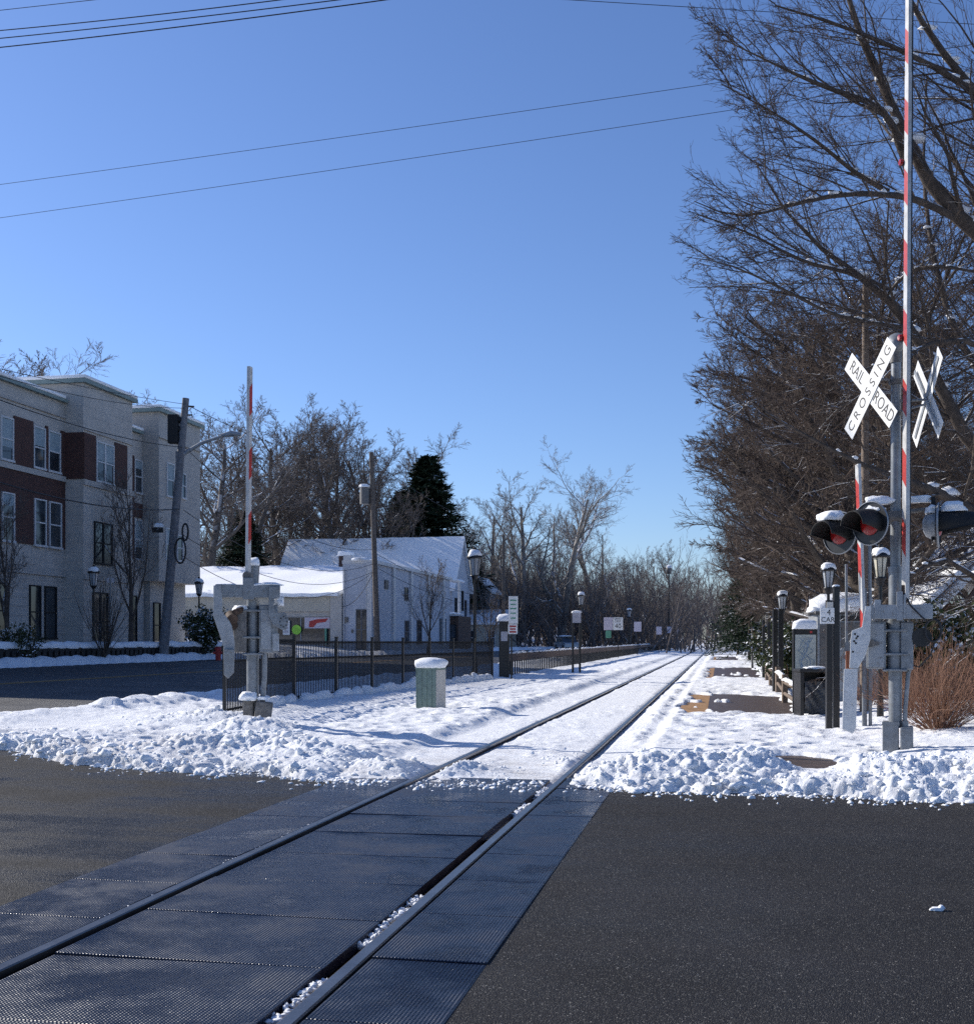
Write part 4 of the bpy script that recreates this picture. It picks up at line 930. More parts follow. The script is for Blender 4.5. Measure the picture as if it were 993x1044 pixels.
# ================================================================== LAMPS, POLES, SIGNS
def lamp_post(px, Y, py_top, label, s=1.0, glass='lampglass', group=None, cap=True, seed=0):
    loc = at(px, Y); H = zp(py_top, Y)-loc.z
    r = thing('street_lamp', loc, label, 'street lamp', group)
    hl = .95*s
    MB().cyl((0, 0, -.1), (0, 0, .5*s), .10*s, .085*s, 12).cyl((0, 0, .5*s), (0, 0, H-hl), .05*s+.012, .035*s+.008, 12).cyl((0, 0, .5*s), (0, 0, .56*s), .1*s, n=12).cyl((0, 0, H-hl-.12), (0, 0, H-hl), .09*s, .13*s, 12).build('post', 'black', r)
    lan = MB().lathe([(.0, H-hl), (.13*s, H-hl), (.21*s, H-hl*.38), (.0, H-hl*.38)], 8, sm=False).build('lantern_glass', glass, r)
    cg = MB()
    for k in range(8):
        a = math.pi*2*k/8; cg.tube([(.135*s*math.cos(a), .135*s*math.sin(a), H-hl), (.215*s*math.cos(a), .215*s*math.sin(a), H-hl*.38)], .010*s+.003, 4)
    cg.lathe([(.13*s, H-hl-.02), (.16*s, H-hl-.02), (.16*s, H-hl+.02), (.13*s, H-hl+.02)], 12).build('cage', 'black', r)
    MB().lathe([(.0, H-hl*.39), (.26*s, H-hl*.40), (.27*s, H-hl*.34), (.20*s, H-hl*.22), (.08*s, H-hl*.12), (.05*s, H-hl*.05), (.07*s, H-hl*.03), (.03*s, H), (.0, H)], 16).build('lamp_cap', 'black', r)
    if cap: snowcap((0, 0, H-hl*.36), (.46*s, .46*s, .26*s), seed, r, .08, .25)
    return r
LG = 'street lamps along the railway and the street'
lamp_post(484, 45, 558, 'largest black lantern street lamp standing behind the black fence', 1.15, seed=2)
lamp_post(592.5, 84, 602, 'black lantern street lamp beyond the low guard rail, second down the street', 1.1, seed=3)
lamp_post(641.5, 129, 619, 'black lantern street lamp beside the speed limit sign', 1.15, seed=4)
lamp_post(657, 172, 626, 'small far lantern street lamp between two pale sign boards', 1.2, seed=5)
lamp_post(673, 215, 631, 'smallest, farthest lantern street lamp down the street', 1.3, seed=6)
lamp_post(95.5, 53, 576, 'lantern street lamp with a flat snow cap in front of the apartment building', 1.0, seed=7)
lamp_post(203, 64, 588, 'street lamp beside the round evergreen shrub at the corner of the apartment building', 1.0, seed=8)
lamp_post(413, 105, 614, 'street lamp before the white shop wall', 1.0, seed=9)
lamp_post(844.5, 24.5, 571, 'black lantern lamp with a domed snow cap above the four-car sign', .62, seed=10)
lamp_post(897.5, 20.4, 555, 'lamp with yellowed glass directly behind the signal mast', .62, 'frost', seed=11)
lamp_post(797.5, 36.5, 600, 'platform lamp by the timber fence', .7, seed=12)
lamp_post(776.5, 78, 646, 'distant low platform lamp near the evergreen', .8, seed=13)
tl = thing('tall_lamp', at(682, 150), 'tall thin lamp pole with a round head far down the street', 'street lamp'); Hh = zp(577, 150)-tl.location.z
MB().cyl((0, 0, 0), (0, 0, Hh-.5), .14, .09, 8).build('pole', 'black', tl); MB().lathe([(0, Hh-1.1), (.3, Hh-1.0), (.4, Hh-.4), (.25, Hh-.1), (0, Hh)], 10).build('lamp_head', 'dirtysteel', tl); snowcap((0, 0, Hh-.3), (.7, .7, .4), 3, tl)
def bollard_posts(px, Y, py_top, gap, label, name='sign_stand', cat='sign posts', h2=0, board=None, t=.045):
    loc = at(px, Y); H = zp(py_top, Y)-loc.z; r = thing(name, loc, label, cat)
    MB().bx(-t, t, -t, t, -.1, H).build('post', 'black', r, bevel=.005)
    MB().bx(gap-t, gap+t, -t, t, -.1, H+h2).bx(gap-t-.01, gap+t+.01, -t-.01, t+.01, H+h2, H+h2+.03).build('post', 'black', r, bevel=.005)
    if board:
        z0, z1, m = board; bb = MB().bx(t+.0, gap-t, -.02, .02, H-z0, H-z1).build('board', m, r)
    return r
r = bollard_posts(845, 18.6, 612, .115, 'pair of black square posts holding the white four-car sign beside the waste bin', h2=.19)
MB().bx(-.05, .05, -.062, -.05, zp(614, 18.6)-r.location.z-.14, zp(614, 18.6)-r.location.z).build('small_plate', 'boxgrey', r)
snowcap((.115, 0, zp(598, 18.6)-r.location.z-.01), (.11, .11, .04), 4, r)
z_ = zp(628, 18.6)-r.location.z
s4 = MB().box((-.045, -.064, z_), (.225, .012, .25)).build('car_stop_sign', 'sign', r, bevel=.003)
text('4', .13, 'ink', s4, (.0-.02, -.0715, z_+.05), (R(90), 0, 0)); text('CAR', .11, 'ink', s4, (-.035, -.0715, z_-.065), (R(90), 0, 0))
r = bollard_posts(584, 50, 625, .30, 'pair of thin black posts with a sign box between tracks and guard rail', h2=.0)
H_ = zp(625, 50)-r.location.z; MB().bx(-.02, .34, -.05, .05, H_-.42, H_).build('sign_box', 'signback', r); snowcap((.16, 0, H_), (.45, .2, .1), 6, r)
bollard_posts(790, 32, 622, .16, 'pair of dark square posts by the timber fence, left of the map case', h2=-.0, t=.06)
bollard_posts(778.5, 44, 632, .2, 'second pair of dark posts farther along the platform', h2=-.1, t=.05)
for (px, Y, py, lab) in ((767, 60, 640, 'single thin post at the platform edge, farthest of the dark posts'), (781.5, 52, 625, 'single dark post behind the timber fence')):
    loc = at(px, Y); r = thing('platform_post', loc, lab, 'post'); MB().cyl((0, 0, -.1), (0, 0, zp(py, Y)-loc.z), .06, n=8).build('post', 'dirtysteel', r); MB().box((0, 0, zp(py, Y)-loc.z), (.16, .16, .06)).build('cap', 'black', r)
def post_sign(name, px, Y, boards, label, pyb=None, cat='road sign', pm='black', rz=0):
    loc = at(px, Y); r = thing(name, loc, label, cat, None, rz); hi = max(zp(b[2], Y)-loc.z for b in boards)
    MB().bx(-.03, .03, -.02, .02, -.1, hi-.02).build('post', pm, r)
    for (x0, x1, y0, y1, m, txt) in boards:
        X0 = (x0-px)*Y/F; X1 = (x1-px)*Y/F; Z0 = zp(y1, Y)-loc.z; Z1 = zp(y0, Y)-loc.z
        bd = MB().bx(X0, X1, -.05, -.03, Z0, Z1).build('board', m, r, bevel=.004)
        if txt:
            for (t, fx, fz, size, mm) in txt:
                if t == '-': MB().bx(X0+(X1-X0)*fx, X1-(X1-X0)*fx, -.056, -.051, Z0+(Z1-Z0)*fz-size/2, Z0+(Z1-Z0)*fz+size/2).build('print', mm, bd)
                else: text(t, size, mm, bd, ((X0+X1)/2, -.0535, Z0+(Z1-Z0)*fz), (R(90), 0, 0))
    return r
post_sign('parking_sign', 521.5, 41.8, [(518.5, 528, 608, 636, 'sign', [('-', .15, .85, .05, 'signgreen'), ('-', .2, .7, .04, 'signgreen'), ('-', .15, .55, .05, 'signgreen'), ('-', .2, .38, .04, 'signgreen'), ('-', .25, .2, .05, 'signgreen')]), (518, 527.6, 636.5, 646.5, 'sign', [('-', .15, .78, .06, 'redp'), ('-', .2, .5, .05, 'redp'), ('-', .15, .22, .06, 'redp')])], 'tall white sign with green and red print at the end of the black fence', rz=0)
post_sign('speed_limit_sign', 630, 90, [(625, 635, 629.5, 642.5, 'sign', [('SPEED', .8/3+.0, .86, .22, 'ink')][:0]+[('SPEED', 0, .87, .20, 'ink'), ('LIMIT', 0, .68, .20, 'ink'), ('40', 0, .3, .50, 'ink')])], 'white speed limit sign reading 40')
post_sign('blank_sign', 620.5, 86, [(615.5, 624.5, 629.5, 642.5, 'pinkish', None), (617.5, 623, 643, 650.5, 'signgreen', None)], 'pale pinkish sign board above a small green plate, left of the speed limit sign')
for (px, Y, a, b, c, d, lab) in ((650, 105, 646.3, 653.7, 634, 644, 'pale pinkish sign board on a post, second from the speed limit sign'), (671.5, 125, 669, 674.5, 639, 647, 'pale pinkish sign board between far lamps'), (683, 140, 680, 685, 639, 645.5, 'pale pinkish sign board at the foot of the tall lamp'), (692, 165, 690, 694.5, 640, 646, 'farthest pale sign board near the end of the guard rail')):
    post_sign('blank_sign', px, Y, [(a, b, c, d, 'pinkish', None)], lab)
spp = thing('sign_pole', at(112.5, 53), 'thin bare grey pole right of the flat-capped lamp before the apartment building', 'pole'); MB().cyl((0, 0, -.1), (0, 0, zp(590, 53)-spp.location.z), .045, n=8).build('post', 'galv', spp); MB().bx(-.16, .16, -.01, .01, zp(592, 53)-spp.location.z-.1, zp(592, 53)-spp.location.z+.12).build('plate', 'signback', spp)
# parking meter kiosk behind the fence end
kx = thing('parking_kiosk', at(514, 43.5), 'dark parking pay kiosk with a thick snow cap behind the end of the black fence', 'pay kiosk'); H_ = zp(633, 43.5)-kx.location.z
MB().bx(-.19, .19, -.15, .15, -.1, H_).build('body', 'black', kx, bevel=.02); MB().bx(-.12, .12, -.16, -.15, H_-.75, H_-.4).build('screen', 'signback', kx); snowcap((0, 0, H_-.02), (.55, .42, .26), 3, kx, .12)
# utility poles
def util_pole(name, px, py, Y, px1, py1, r0, label, mat='pole'):
    loc = at(px, Y); r = thing(name, loc, label, 'utility pole'); tx = xp(px1, Y)-loc.x; H = zp(py1, Y)-loc.z
    MB().cyl((0, 0, -.3), (tx, 0, H), r0, r0*.68, 14).build('pole', mat, r); return r, tx, H
up1, tx1, H1 = util_pole('utility_pole', 166, 665, 57, 189.5, 406, .24, 'grey wooden utility pole leaning right at the corner of the apartment building', 'poleblue')
def P1(py, px, dy=0): return Vector((xp(px, 57)-up1.location.x, dy, zp(py, 57)-up1.location.z))
MB().tube([P1(463, 187), P1(452, 205), P1(444, 228)], [.10, .09, .06], 8).build('lamp_arm', 'galv2', up1)
MB().tube([P1(444, 226), P1(442, 236), P1(443, 246)], [.09, .16, .08], 8).build('lamp_head', 'galv2', up1)
sgb = MB().box(P1(437.5, 177), (.5, .4, 1.4)).build('signal_head', 'blackmatt', up1, bevel=.04)
vv = MB()
for k in range(3): c = P1(428+k*9.5, 181.5); vv.cyl(c, c+Vector((.25, 0, -.03)), .16, n=10)
vv.tube([P1(430, 182), P1(433, 187)], .05, 6).tube([P1(446, 182), P1(446, 186.5)], .05, 6); vv.build('visor', 'blackmatt', sgb)
MB().tube([P1(414, 189), P1(414.5, 198)], .045, 6).tube([P1(423, 189), P1(423, 196)], .04, 6).build('bracket', 'pole', up1)
lo = MB(); cc = P1(562, 185.5, -.3); lo.tube([cc+Vector((.26*math.cos(t), 0, .6*math.sin(t))) for t in np.linspace(0, 6.3, 22)], .045, 6); cc2 = P1(543, 190.5, -.3); lo.tube([cc2+Vector((.14*math.cos(t), 0, .4*math.sin(t))) for t in np.linspace(0, 6.3, 16)], .05, 6)
lo.build('cable_coil', 'cable', up1); MB().box(P1(470, 183), (.3, .3, .9)).build('box', 'poleblue', up1); MB().box(P1(541, 162, -.2), (.5, .2, .22)).build('box', 'blackmatt', up1); snowcap(P1(538, 162.5, -.2), (.5, .3, .2), 6, up1)
up2, tx2, H2 = util_pole('utility_pole', 385, 655, 88, 378.5, 461, .24, 'dark wooden utility pole with a transformer, in front of the white shop')
def P2(py, px, dy=0): return Vector((xp(px, 88)-up2.location.x, dy, zp(py, 88)-up2.location.z))
MB().cyl(P2(514, 372), P2(498, 372), .38, n=14).build('transformer', 'dirtysteel', up2)
MB().box(P2(481, 378.5), (1.6, .12, .14)).box(P2(494, 377), (1.0, .12, .12)).build('crossarm', 'pole', up2)
MB().cyl(P2(477, 375), P2(482, 375), .08, n=6).cyl(P2(477, 382), P2(482, 382), .08, n=6).build('insulator', 'galv', up2)
snowcap(P2(497, 372), (.8, .8, .25), 4, up2)
util_pole('utility_pole', 513.5, 655, 120, 513.5, 545, .2, 'bare dark utility pole standing among the trees right of the lantern')
up5, _, H5 = util_pole('utility_pole', 881, 728, 21.8, 882.5, 288, .085, 'slim grey timber pole rising behind the crossbuck', 'wood'); MB().box((.0, 0, H5-.35), (.20, .05, .05)).box((0, 0, H5-.7), (.18, .18, .05)).build('band', 'dirtysteel', up5)
# ================================================================== PLATFORM FURNITURE
# map case
mc = thing('map_case', at(820.5, 23.3), 'standing dark map case with a snow dome on top, behind the waste bin', 'map case'); zz = mc.location.z
Zt = zp(641, 23.3)-zz; Zb = zp(692, 23.3)-zz
MB().bx(-.24, .24, -.05, .05, Zb-.03, Zt).build('frame', 'black', mc, bevel=.01); pn = MB().bx(-.205, .205, -.058, -.05, Zb+.02, Zt-.12).build('map_panel', 'map', mc)
ml = MB()
for k in range(7):
    a = rf_.uniform(-.15, .15); c = [(a, -.062, Zb+.1), (a+rf_.uniform(-.1, .1), -.062, Zb+.35), (rf_.uniform(-.16, .16), -.062, Zb+.55), (rf_.uniform(-.16, .16), -.062, Zt-.18)]; ml.tube(c, .006, 4)
ml.build('map_drawing', 'mapline', pn); MB().bx(-.2, .2, -.06, -.05, Zt-.1, Zt-.03).build('header', 'blackdisc', mc); MB().bx(.08, .13, -.066, -.06, Zt-.09, Zt-.05).build('header_mark', 'redp', mc)
MB().bx(-.24, -.19, -.03, .03, -.1, Zb).bx(.19, .24, -.03, .03, -.1, Zb).build('leg', 'black', mc); snowcap((0, 0, Zt-.01), (.5, .25, .2), 6, mc, .07)
# waste bin
wb = thing('waste_bin', at(828, 22.3), 'open black waste bin with a crumpled dark liner', 'waste bin'); 
MB().bx(-.29, -.22, -.26, .24, -.1, .80).bx(.22, .29, -.26, .24, -.1, .80).bx(-.22, .22, .18, .24, .0, .80).build('side_panel', 'black', wb, bevel=.01)
MB().bx(-.31, .31, -.28, .26, .80, .86).bx(-.29, .29, -.255, -.21, .60, .64).build('lid', 'black', wb, bevel=.01)
v = []; nb = 12
for j in range(nb+1):
    for i in range(nb+1):
        a = -.215+.43*i/nb; z = .02+.60*j/nb; v.append((a, -.24+.05*math.sin(i*1.1+j*.7)*math.sin(j*.5+i*.3)-.04*math.sin(j/nb*3.1), z))
mb = MB(); mb.add(v, [(j*(nb+1)+i, j*(nb+1)+i+1, (j+1)*(nb+1)+i+1, (j+1)*(nb+1)+i) for j in range(nb) for i in range(nb)], False); mb.bx(-.21, .21, -.17, .15, .02, .5); mb.build('liner', 'bag', wb)
snowcap((.08, -.05, .86), (.42, .35, .05), 8, wb, .3)
# ticket machine shelter
tk = thing('ticket_machine', at(862, 26.5), 'grey ticket machine under a deep rounded snow cap, behind the sign posts', 'ticket machine'); Zt = zp(626, 26.5)-tk.location.z
MB().bx(-.72, .66, -.3, .45, -.1, Zt).build('cabinet', 'galv2', tk, bevel=.03); MB().bx(-.2, .25, -.32, -.3, Zt-.75, Zt-.2).bx(-.66, -.3, -.32, -.3, .3, Zt-.25).build('front_panel', 'dirtysteel', tk); MB().bx(-.2, .3, -.33, -.3, Zt-.16, Zt-.05).build('header', 'black', tk)
MB().bx(-.8, .75, -.45, .5, Zt, Zt+.05).build('canopy', 'dirtysteel', tk); snowcap((-.05, 0, Zt+.04), (1.6, 1.0, .42), 9, tk, .1, .2); snowcap((-.62, -.1, Zt+.03), (.5, .6, .16), 10, tk)
# green cabinet with snow
gb_ = thing('signal_cabinet', at(440, 1.42*F/(721-HZ)), 'grey-green ribbed steel cabinet with a thick snow lid before the black fence', 'cabinet', None, R(-28)); Y_ = gb_.location.y; Zt = zp(681, Y_)-gb_.location.z
gc = MB().bx(-.26, .22, -.2, .2, -.1, Zt).build('body', 'boxgreen', gb_, bevel=.01)
mb = MB()
for k in range(4): mb.bx(-.255+.12*k, -.245+.12*k+.015, -.212, -.2, .02, Zt-.03)
mb.bx(-.27, .23, -.215, .21, Zt-.03, Zt+.005); mb.build('rib', 'boxgreen', gc); MB().bx(.222, .232, -.19, .19, -.05, Zt-.04).build('side_panel', 'boxgrey', gb_)  # pale side panel paints in the brightness of the cabinet's lit right face
snowcap((-.02, 0, Zt), (.66, .56, .22), 5, gb_, .06, .5)
# far cabinet
fc = thing('relay_box', at(753.5, 150), 'pale square relay box far along the platform side', 'cabinet'); MB().bx(-1, 1, -.6, .6, -.1, 1.0).build('body', 'boxgrey', fc); snowcap((0, 0, 1.0), (2.2, 1.4, .35), 3, fc)
# hydrant
hy = thing('fire_hydrant', at(222.5, 60), 'small red fire hydrant in the snow by the left pavement', 'hydrant'); MB().cyl((0, 0, -.1), (0, 0, .55), .14, n=12).lathe([(.17, .55), (.17, .6), (.12, .7), (0, .75)], 12).cyl((-.25, 0, .4), (.25, 0, .4), .07, n=8).build('body', 'redp', hy); snowcap((0, 0, .72), (.25, .25, .12), 2, hy)
# cars
def car(name, loc, rz, mat, label, L_=4.4):
    r = thing(name, loc, label, 'car', None, rz); h = .62
    b = MB().prism([(-L_/2, .35), (-L_/2+.05, .85), (-L_/2+1.0, .98), (L_/2-.15, .98), (L_/2, .8), (L_/2, .32)], -.86, .86).build('body', mat, r, bevel=.06)
    MB().prism([(-L_/2+.95, .97), (-L_/2+1.6, 1.52), (L_/2-.9, 1.52), (L_/2-.25, .97)], -.76, .76).build('windows', 'glass', b, bevel=.05)
    MB().bx(-L_/2+1.55, L_/2-.9, -.74, .74, 1.5, 1.58).build('roof', mat, b, bevel=.03); snowcap((.2, 0, 1.57), (2.1, 1.4, .12), 3, r, .1)
    for sx in (-L_/2+.85, L_/2-.85):
        for sy in (-.8, .8):
            w = MB().cyl((sx, sy-.1, .33), (sx, sy+.1, .33), .33, n=16).build('wheel', 'tyre', r); MB().cyl((sx, sy-.11, .33), (sx, sy+.11, .33), .19, n=12).build('rim', 'galv', w)
    for sy in (-.65, .65): MB().bx(-L_/2-.02, -L_/2+.05, sy-.15, sy+.15, .62, .78).build('headlight', 'headl', r)
    return r
car('parked_car', Vector((xp(578, 128), 128, base(xp(578, 128), 128))), R(-78)+math.pi, 'carsilver', 'silver car with a snowy roof on the street beyond the guard rail')
car('parked_car', Vector((xp(678.5, 190), 190, base(xp(678.5, 190), 190))), R(-80)+math.pi, 'cardark', 'dark blue car far down the street near the tall lamp')
car('parked_car', Vector((xp(631, 175), 175, base(xp(631, 175), 175))), R(10), 'carsilver', 'pale car standing across the street behind the speed limit sign')
# ================================================================== WIRES
def wire(a, b, sag, r, label, group=None, mat='cable'):
    r = r*.62
    a = Vector(a); b = Vector(b); pts = [a.lerp(b, t)-Vector((0, 0, sag*4*t*(1-t))) for t in np.linspace(0, 1, 25)]
    o = MB().tube([p-a for p in pts], r, 5).build('overhead_wire', mat); o.location = a; return tag(o, label, 'overhead wire', group)
def wpx(x0, y0, x1, y1, Y0, Y1, r, label, sag=.0, ex=.25):
    """span through two sighted points, carried on past both"""
    a = Vector((xp(x0, Y0), Y0, zp(y0, Y0))); b = Vector((xp(x1, Y1), Y1, zp(y1, Y1))); d = b-a; a2 = a-d*ex; b2 = b+d*ex; return wire(a2, b2, sag, r, label)
wpx(0, 10, 90, 0, 24, 23, .011, 'topmost short wire cutting the upper left corner of the sky', ex=1.6)
wpx(0, 24, 230, -1, 24, 22, .017, 'second thick wire from the top in the upper left corner', ex=1, sag=.15)
wpx(0, 32, 290, -1, 24, 22, .017, 'third thick wire in the upper left corner', ex=1, sag=.15)
wpx(0, 39, 325, -1, 24, 22, .019, 'lowest thick wire of the bundle in the upper left corner', ex=1, sag=.2)
wpx(0, 184, 700, 84, 30, 25, .010, 'upper of the two long thin wires across the middle of the sky', ex=.6, sag=.12)
wpx(0, 218, 708, 113, 30, 25, .010, 'lower of the two long thin wires across the middle of the sky', ex=.6, sag=.12)
wpx(575, -1, 940, 21, 25, 26, .012, 'wire crossing the top right corner in front of the big tree', ex=.8)
TP = lambda py, px: up1.location+P1(py, px)
def wl(x0, y0, Y0, x1, y1, Y1, sag, r, label): wire((xp(x0, Y0), Y0, zp(y0, Y0)), (xp(x1, Y1), Y1, zp(y1, Y1)), sag, r, label)
wl(-25, 398, 38, 187, 456, 57, .3, .03, 'wire sloping down across the top storey of the apartment building to the leaning pole')
wl(-25, 484, 38, 183, 519, 57, .4, .045, 'snow-dotted thick cable across the middle storey of the apartment building')
wl(-25, 370, 38, 189, 412, 57, .1, .02, 'highest thin wire passing over the apartment parapet to the leaning pole')
wl(-25, 376, 38, 189, 416, 57, .3, .02, 'second thin wire passing over the apartment parapet')
for i, (y0, y1, sg_, lb) in enumerate(((412, 470, .8, 'highest'), (456, 560, 1.5, 'second'), (520, 575, 1.5, 'third'), (545, 583, 1.6, 'fourth'), (566, 584, 2.0, 'lowest'))):
    wl(189.5-i*1.2, y0, 57, 380, y1, 88, sg_, .028, lb+' wire hanging between the leaning pole and the transformer pole')
for i, (y0, y1, lb) in enumerate(((470, 540, 'highest'), (563, 610, 'middle'), (577, 620, 'lowest'))):
    wl(381, y0, 88, 513, y1, 120, .8, .03, lb+' wire running on right from the transformer pole')
wl(380, 585, 88, 344, 618, 90, .8, .035, 'service wire looping from the transformer pole to the white shop wall')
wl(0, 627, 30, 0, 628, 30.1, 0, .001, 'x') if False else None
# ================================================================== TREES
def orth(rg, d):
    v = rg.standard_normal(d.shape); v -= (v*d).sum(-1, keepdims=True)*d; return v/np.linalg.norm(v, axis=-1, keepdims=True)
def nrm(v): return v/np.maximum(1e-9, np.linalg.norm(v, axis=-1, keepdims=True))
def march(rg, p, d, ln, r0, segs, wob, trop, taper):
    n = len(p); P = np.zeros((n, segs+1, 3)); Rr = np.zeros((n, segs+1)); P[:, 0] = p; Rr[:, 0] = r0
    tr = np.asarray(trop, float)
    for i in range(segs):
        d = nrm(d+rg.standard_normal((n, 3))*wob+tr/segs); p = p+d*(ln/segs)[:, None]; P[:, i+1] = p; Rr[:, i+1] = r0*(1-taper*(i+1)/segs)
    return P, Rr
def children(rg, P, Rr, m, t0, ang, av, lr, segs, wob, trop, rr, taper=.75, rmin=.004, tl=.55, dirbias=None, t1=1.0):
    n, S1, _ = P.shape; S = S1-1; L_ = np.linalg.norm(np.diff(P, axis=1), axis=-1).sum(1)
    idx = np.repeat(np.arange(n), m); k = np.tile(np.arange(m), n); t = t0+(t1-t0)*(k+rg.uniform(0, 1, n*m))/m; t = np.minimum(t, .999)
    sg = np.floor(t*S).astype(int); fr = (t*S-sg)[:, None]; a = P[idx, sg]; b = P[idx, sg+1]; pos = a*(1-fr)+b*fr; pd = nrm(b-a)
    pr_ = Rr[idx, sg]*(1-fr[:, 0])+Rr[idx, sg+1]*fr[:, 0]; o = orth(rg, pd)
    if dirbias is not None: o = nrm(o+np.asarray(dirbias)); 
    an = (ang+rg.standard_normal(n*m)*av)[:, None]; d = nrm(np.cos(an)*pd+np.sin(an)*o)
    ln = L_[idx]*lr*(1-tl*t)*rg.uniform(.65, 1.3, n*m); r0 = np.maximum(rmin, np.minimum(pr_*rr*rg.uniform(.75, 1.1, n*m), pr_*.95))
    return march(rg, pos, d, ln, r0, segs, wob, trop, taper)
def tubes(sets, name, sides):
    Vs = []; Fs = []; o = 0
    for (P, Rr), k in zip(sets, sides):
        n, S1, _ = P.shape; ax_ = nrm(P[:, -1]-P[:, 0]); u = nrm(np.cross(ax_, np.tile([[.31, .17, .93]], (n, 1))+1e-3)); v = np.cross(ax_, u)
        a = np.arange(k)*2*np.pi/k; ring = np.cos(a)[None, None, :, None]*u[:, None, None]+np.sin(a)[None, None, :, None]*v[:, None, None]
        V = P[:, :, None]+ring*Rr[:, :, None, None]; i = np.arange(n*S1*k).reshape(n, S1, k)+o
        f = np.stack([i[:, :-1], np.roll(i, -1, 2)[:, :-1], np.roll(i, -1, 2)[:, 1:], i[:, 1:]], -1).reshape(-1, 4)
        Vs.append(V.reshape(-1, 3)); Fs.append(f); o += n*S1*k
    return np_mesh(name, np.concatenate(Vs), np.concatenate(Fs), True)
def cutP(s, keep):
    P, Rr = s; return P[keep], Rr[keep]
def prune(rg, s, R_):
    """cut branches off where they pass a radius, as a clipped street tree"""
    P, Rr = s; rd = np.linalg.norm(P[..., :2], axis=-1); lim = rg.uniform(.86, 1.04, len(P))*R_
    for i in range(1, P.shape[1]):
        o_ = (rd[:, i] > lim) | (Rr[:, i-1] < .0031); o_ &= rd[:, i] > lim*.8; P[o_, i] = P[o_, i-1]+(P[o_, i]-P[o_, i-1])*.04; Rr[o_, i] = .003
        rd[:, i] = np.linalg.norm(P[:, i, :2], axis=-1); rd[o_, i] = 99
    return P, Rr
def bare_tree(seed, H, spread=.42, trunk_frac=.28, m=(9, 8, 8, 7), up=.5, r=None, droop=0, wob=.09, limb_lr=.62, t0=.15, ang=.75, twr=.006, tl1=.55, clip=0, lean=(0, 0), segs=(8, 6, 4, 3)):
    rg = np.random.default_rng(seed); r = r or H*.018
    tr = march(rg, np.array([[0, 0, -.3]]), nrm(np.array([[lean[0], lean[1], 1.]])), np.array([H*.8]), np.array([r]), 9, .05, (0, 0, .3), .75)
    a = children(rg, *tr, m[0], trunk_frac, ang, .15, limb_lr, segs[0], wob, (0, 0, up), .62, .8, .02, tl1)
    if clip: a = prune(rg, a, clip)
    b = children(rg, *a, m[1], t0, .7, .2, .5, segs[1], wob*1.2, (0, 0, up*.6-droop*.5), .55, .8, .012)
    if clip: b = prune(rg, b, clip*1.18)
    c = children(rg, *b, m[2], .1, .65, .2, .5, segs[2], wob*1.4, (0, 0, up*.3-droop), .55, .75, twr)
    sets = [tr, a, b, c]
    if len(m) > 3 and m[3]: sets.append(children(rg, *c, m[3], .1, .6, .2, .55, segs[3], wob*1.5, (0, 0, .1-droop), .6, .6, twr))
    return sets
def tree_proto(name, sets, ntr, label, cat='tree', bark='bark', twig='twig', loc=(0, 0, 0), group=None):
    r = thing(name, loc, label, cat, group); sd = [10, 7, 5, 3, 3]
    link('trunk', tubes(sets[:ntr], 'trunk', sd[:ntr]), bark, r); link('crown', tubes(sets[ntr:], 'crown', sd[ntr:]), twig, r); return r
def place(proto, loc, rz, s, label, group, first):
    o = proto if first else copy_tree(proto); o.location = loc; o.rotation_euler = (0, 0, rz); o.scale = (s, s, s) if not isinstance(s, tuple) else s
    o['label'] = label
    if group: o['group'] = group
    return o
def conifer(seed, H, Rb, name, label, mat, nl=26, dens=1.0):
    rg = np.random.default_rng(seed); r = thing(name, (0, 0, 0), label, 'evergreen tree')
    tr = march(rg, np.array([[0, 0, -.2]]), np.array([[0, 0, 1.]]), np.array([H]), np.array([H*.016]), 8, .01, (0, 0, .3), .9)
    link('trunk', tubes([tr], 'trunk', [8]), 'bark', r)
    n = int(nl*16*dens); t = rg.uniform(.08, .99, n)**1.0; az_ = rg.uniform(0, 6.283, n); d = np.stack([np.cos(az_), np.sin(az_), rg.uniform(-.15, .25, n)], -1)
    p = np.stack([np.zeros(n), np.zeros(n), t*H], -1); ln = Rb*(1-t)**.8*rg.uniform(.7, 1.15, n)+.15
    P, Rr = march(rg, p, nrm(d), ln, np.full(n, .02), 5, .08, (0, 0, -.35), .7)
    # needle sprays: small flat quads along the branches
    k = 26; idx = np.repeat(np.arange(n), k); tt = rg.uniform(.12, 1, n*k); sg = np.minimum((tt*5).astype(int), 4); fr = (tt*5-sg)[:, None]
    q = P[idx, sg]*(1-fr)+P[idx, sg+1]*fr; dr = nrm(P[idx, -1]-P[idx, 0]); side = nrm(orth(rg, dr)*np.array([1, 1, .35])); c = q
    ll = (.16+.05*ln[idx]/Rb*2)*rg.uniform(.6, 1.4, n*k)*H/9; w = ll*.28; tip = c+nrm(side+dr*.7+rg.standard_normal((n*k, 3))*.2)*ll[:, None]; cr_ = nrm(np.cross(tip-c, rg.standard_normal((n*k, 3))*.5+np.array([0, 0, 1.])))
    V = np.stack([c-cr_*w[:, None]*.5, c+cr_*w[:, None]*.5, tip+cr_*w[:, None]*.3, tip-cr_*w[:, None]*.3], 1).reshape(-1, 3)
    link('crown', np_mesh('crown', V, np.arange(n*k*4).reshape(-1, 4)), mat, r); return r
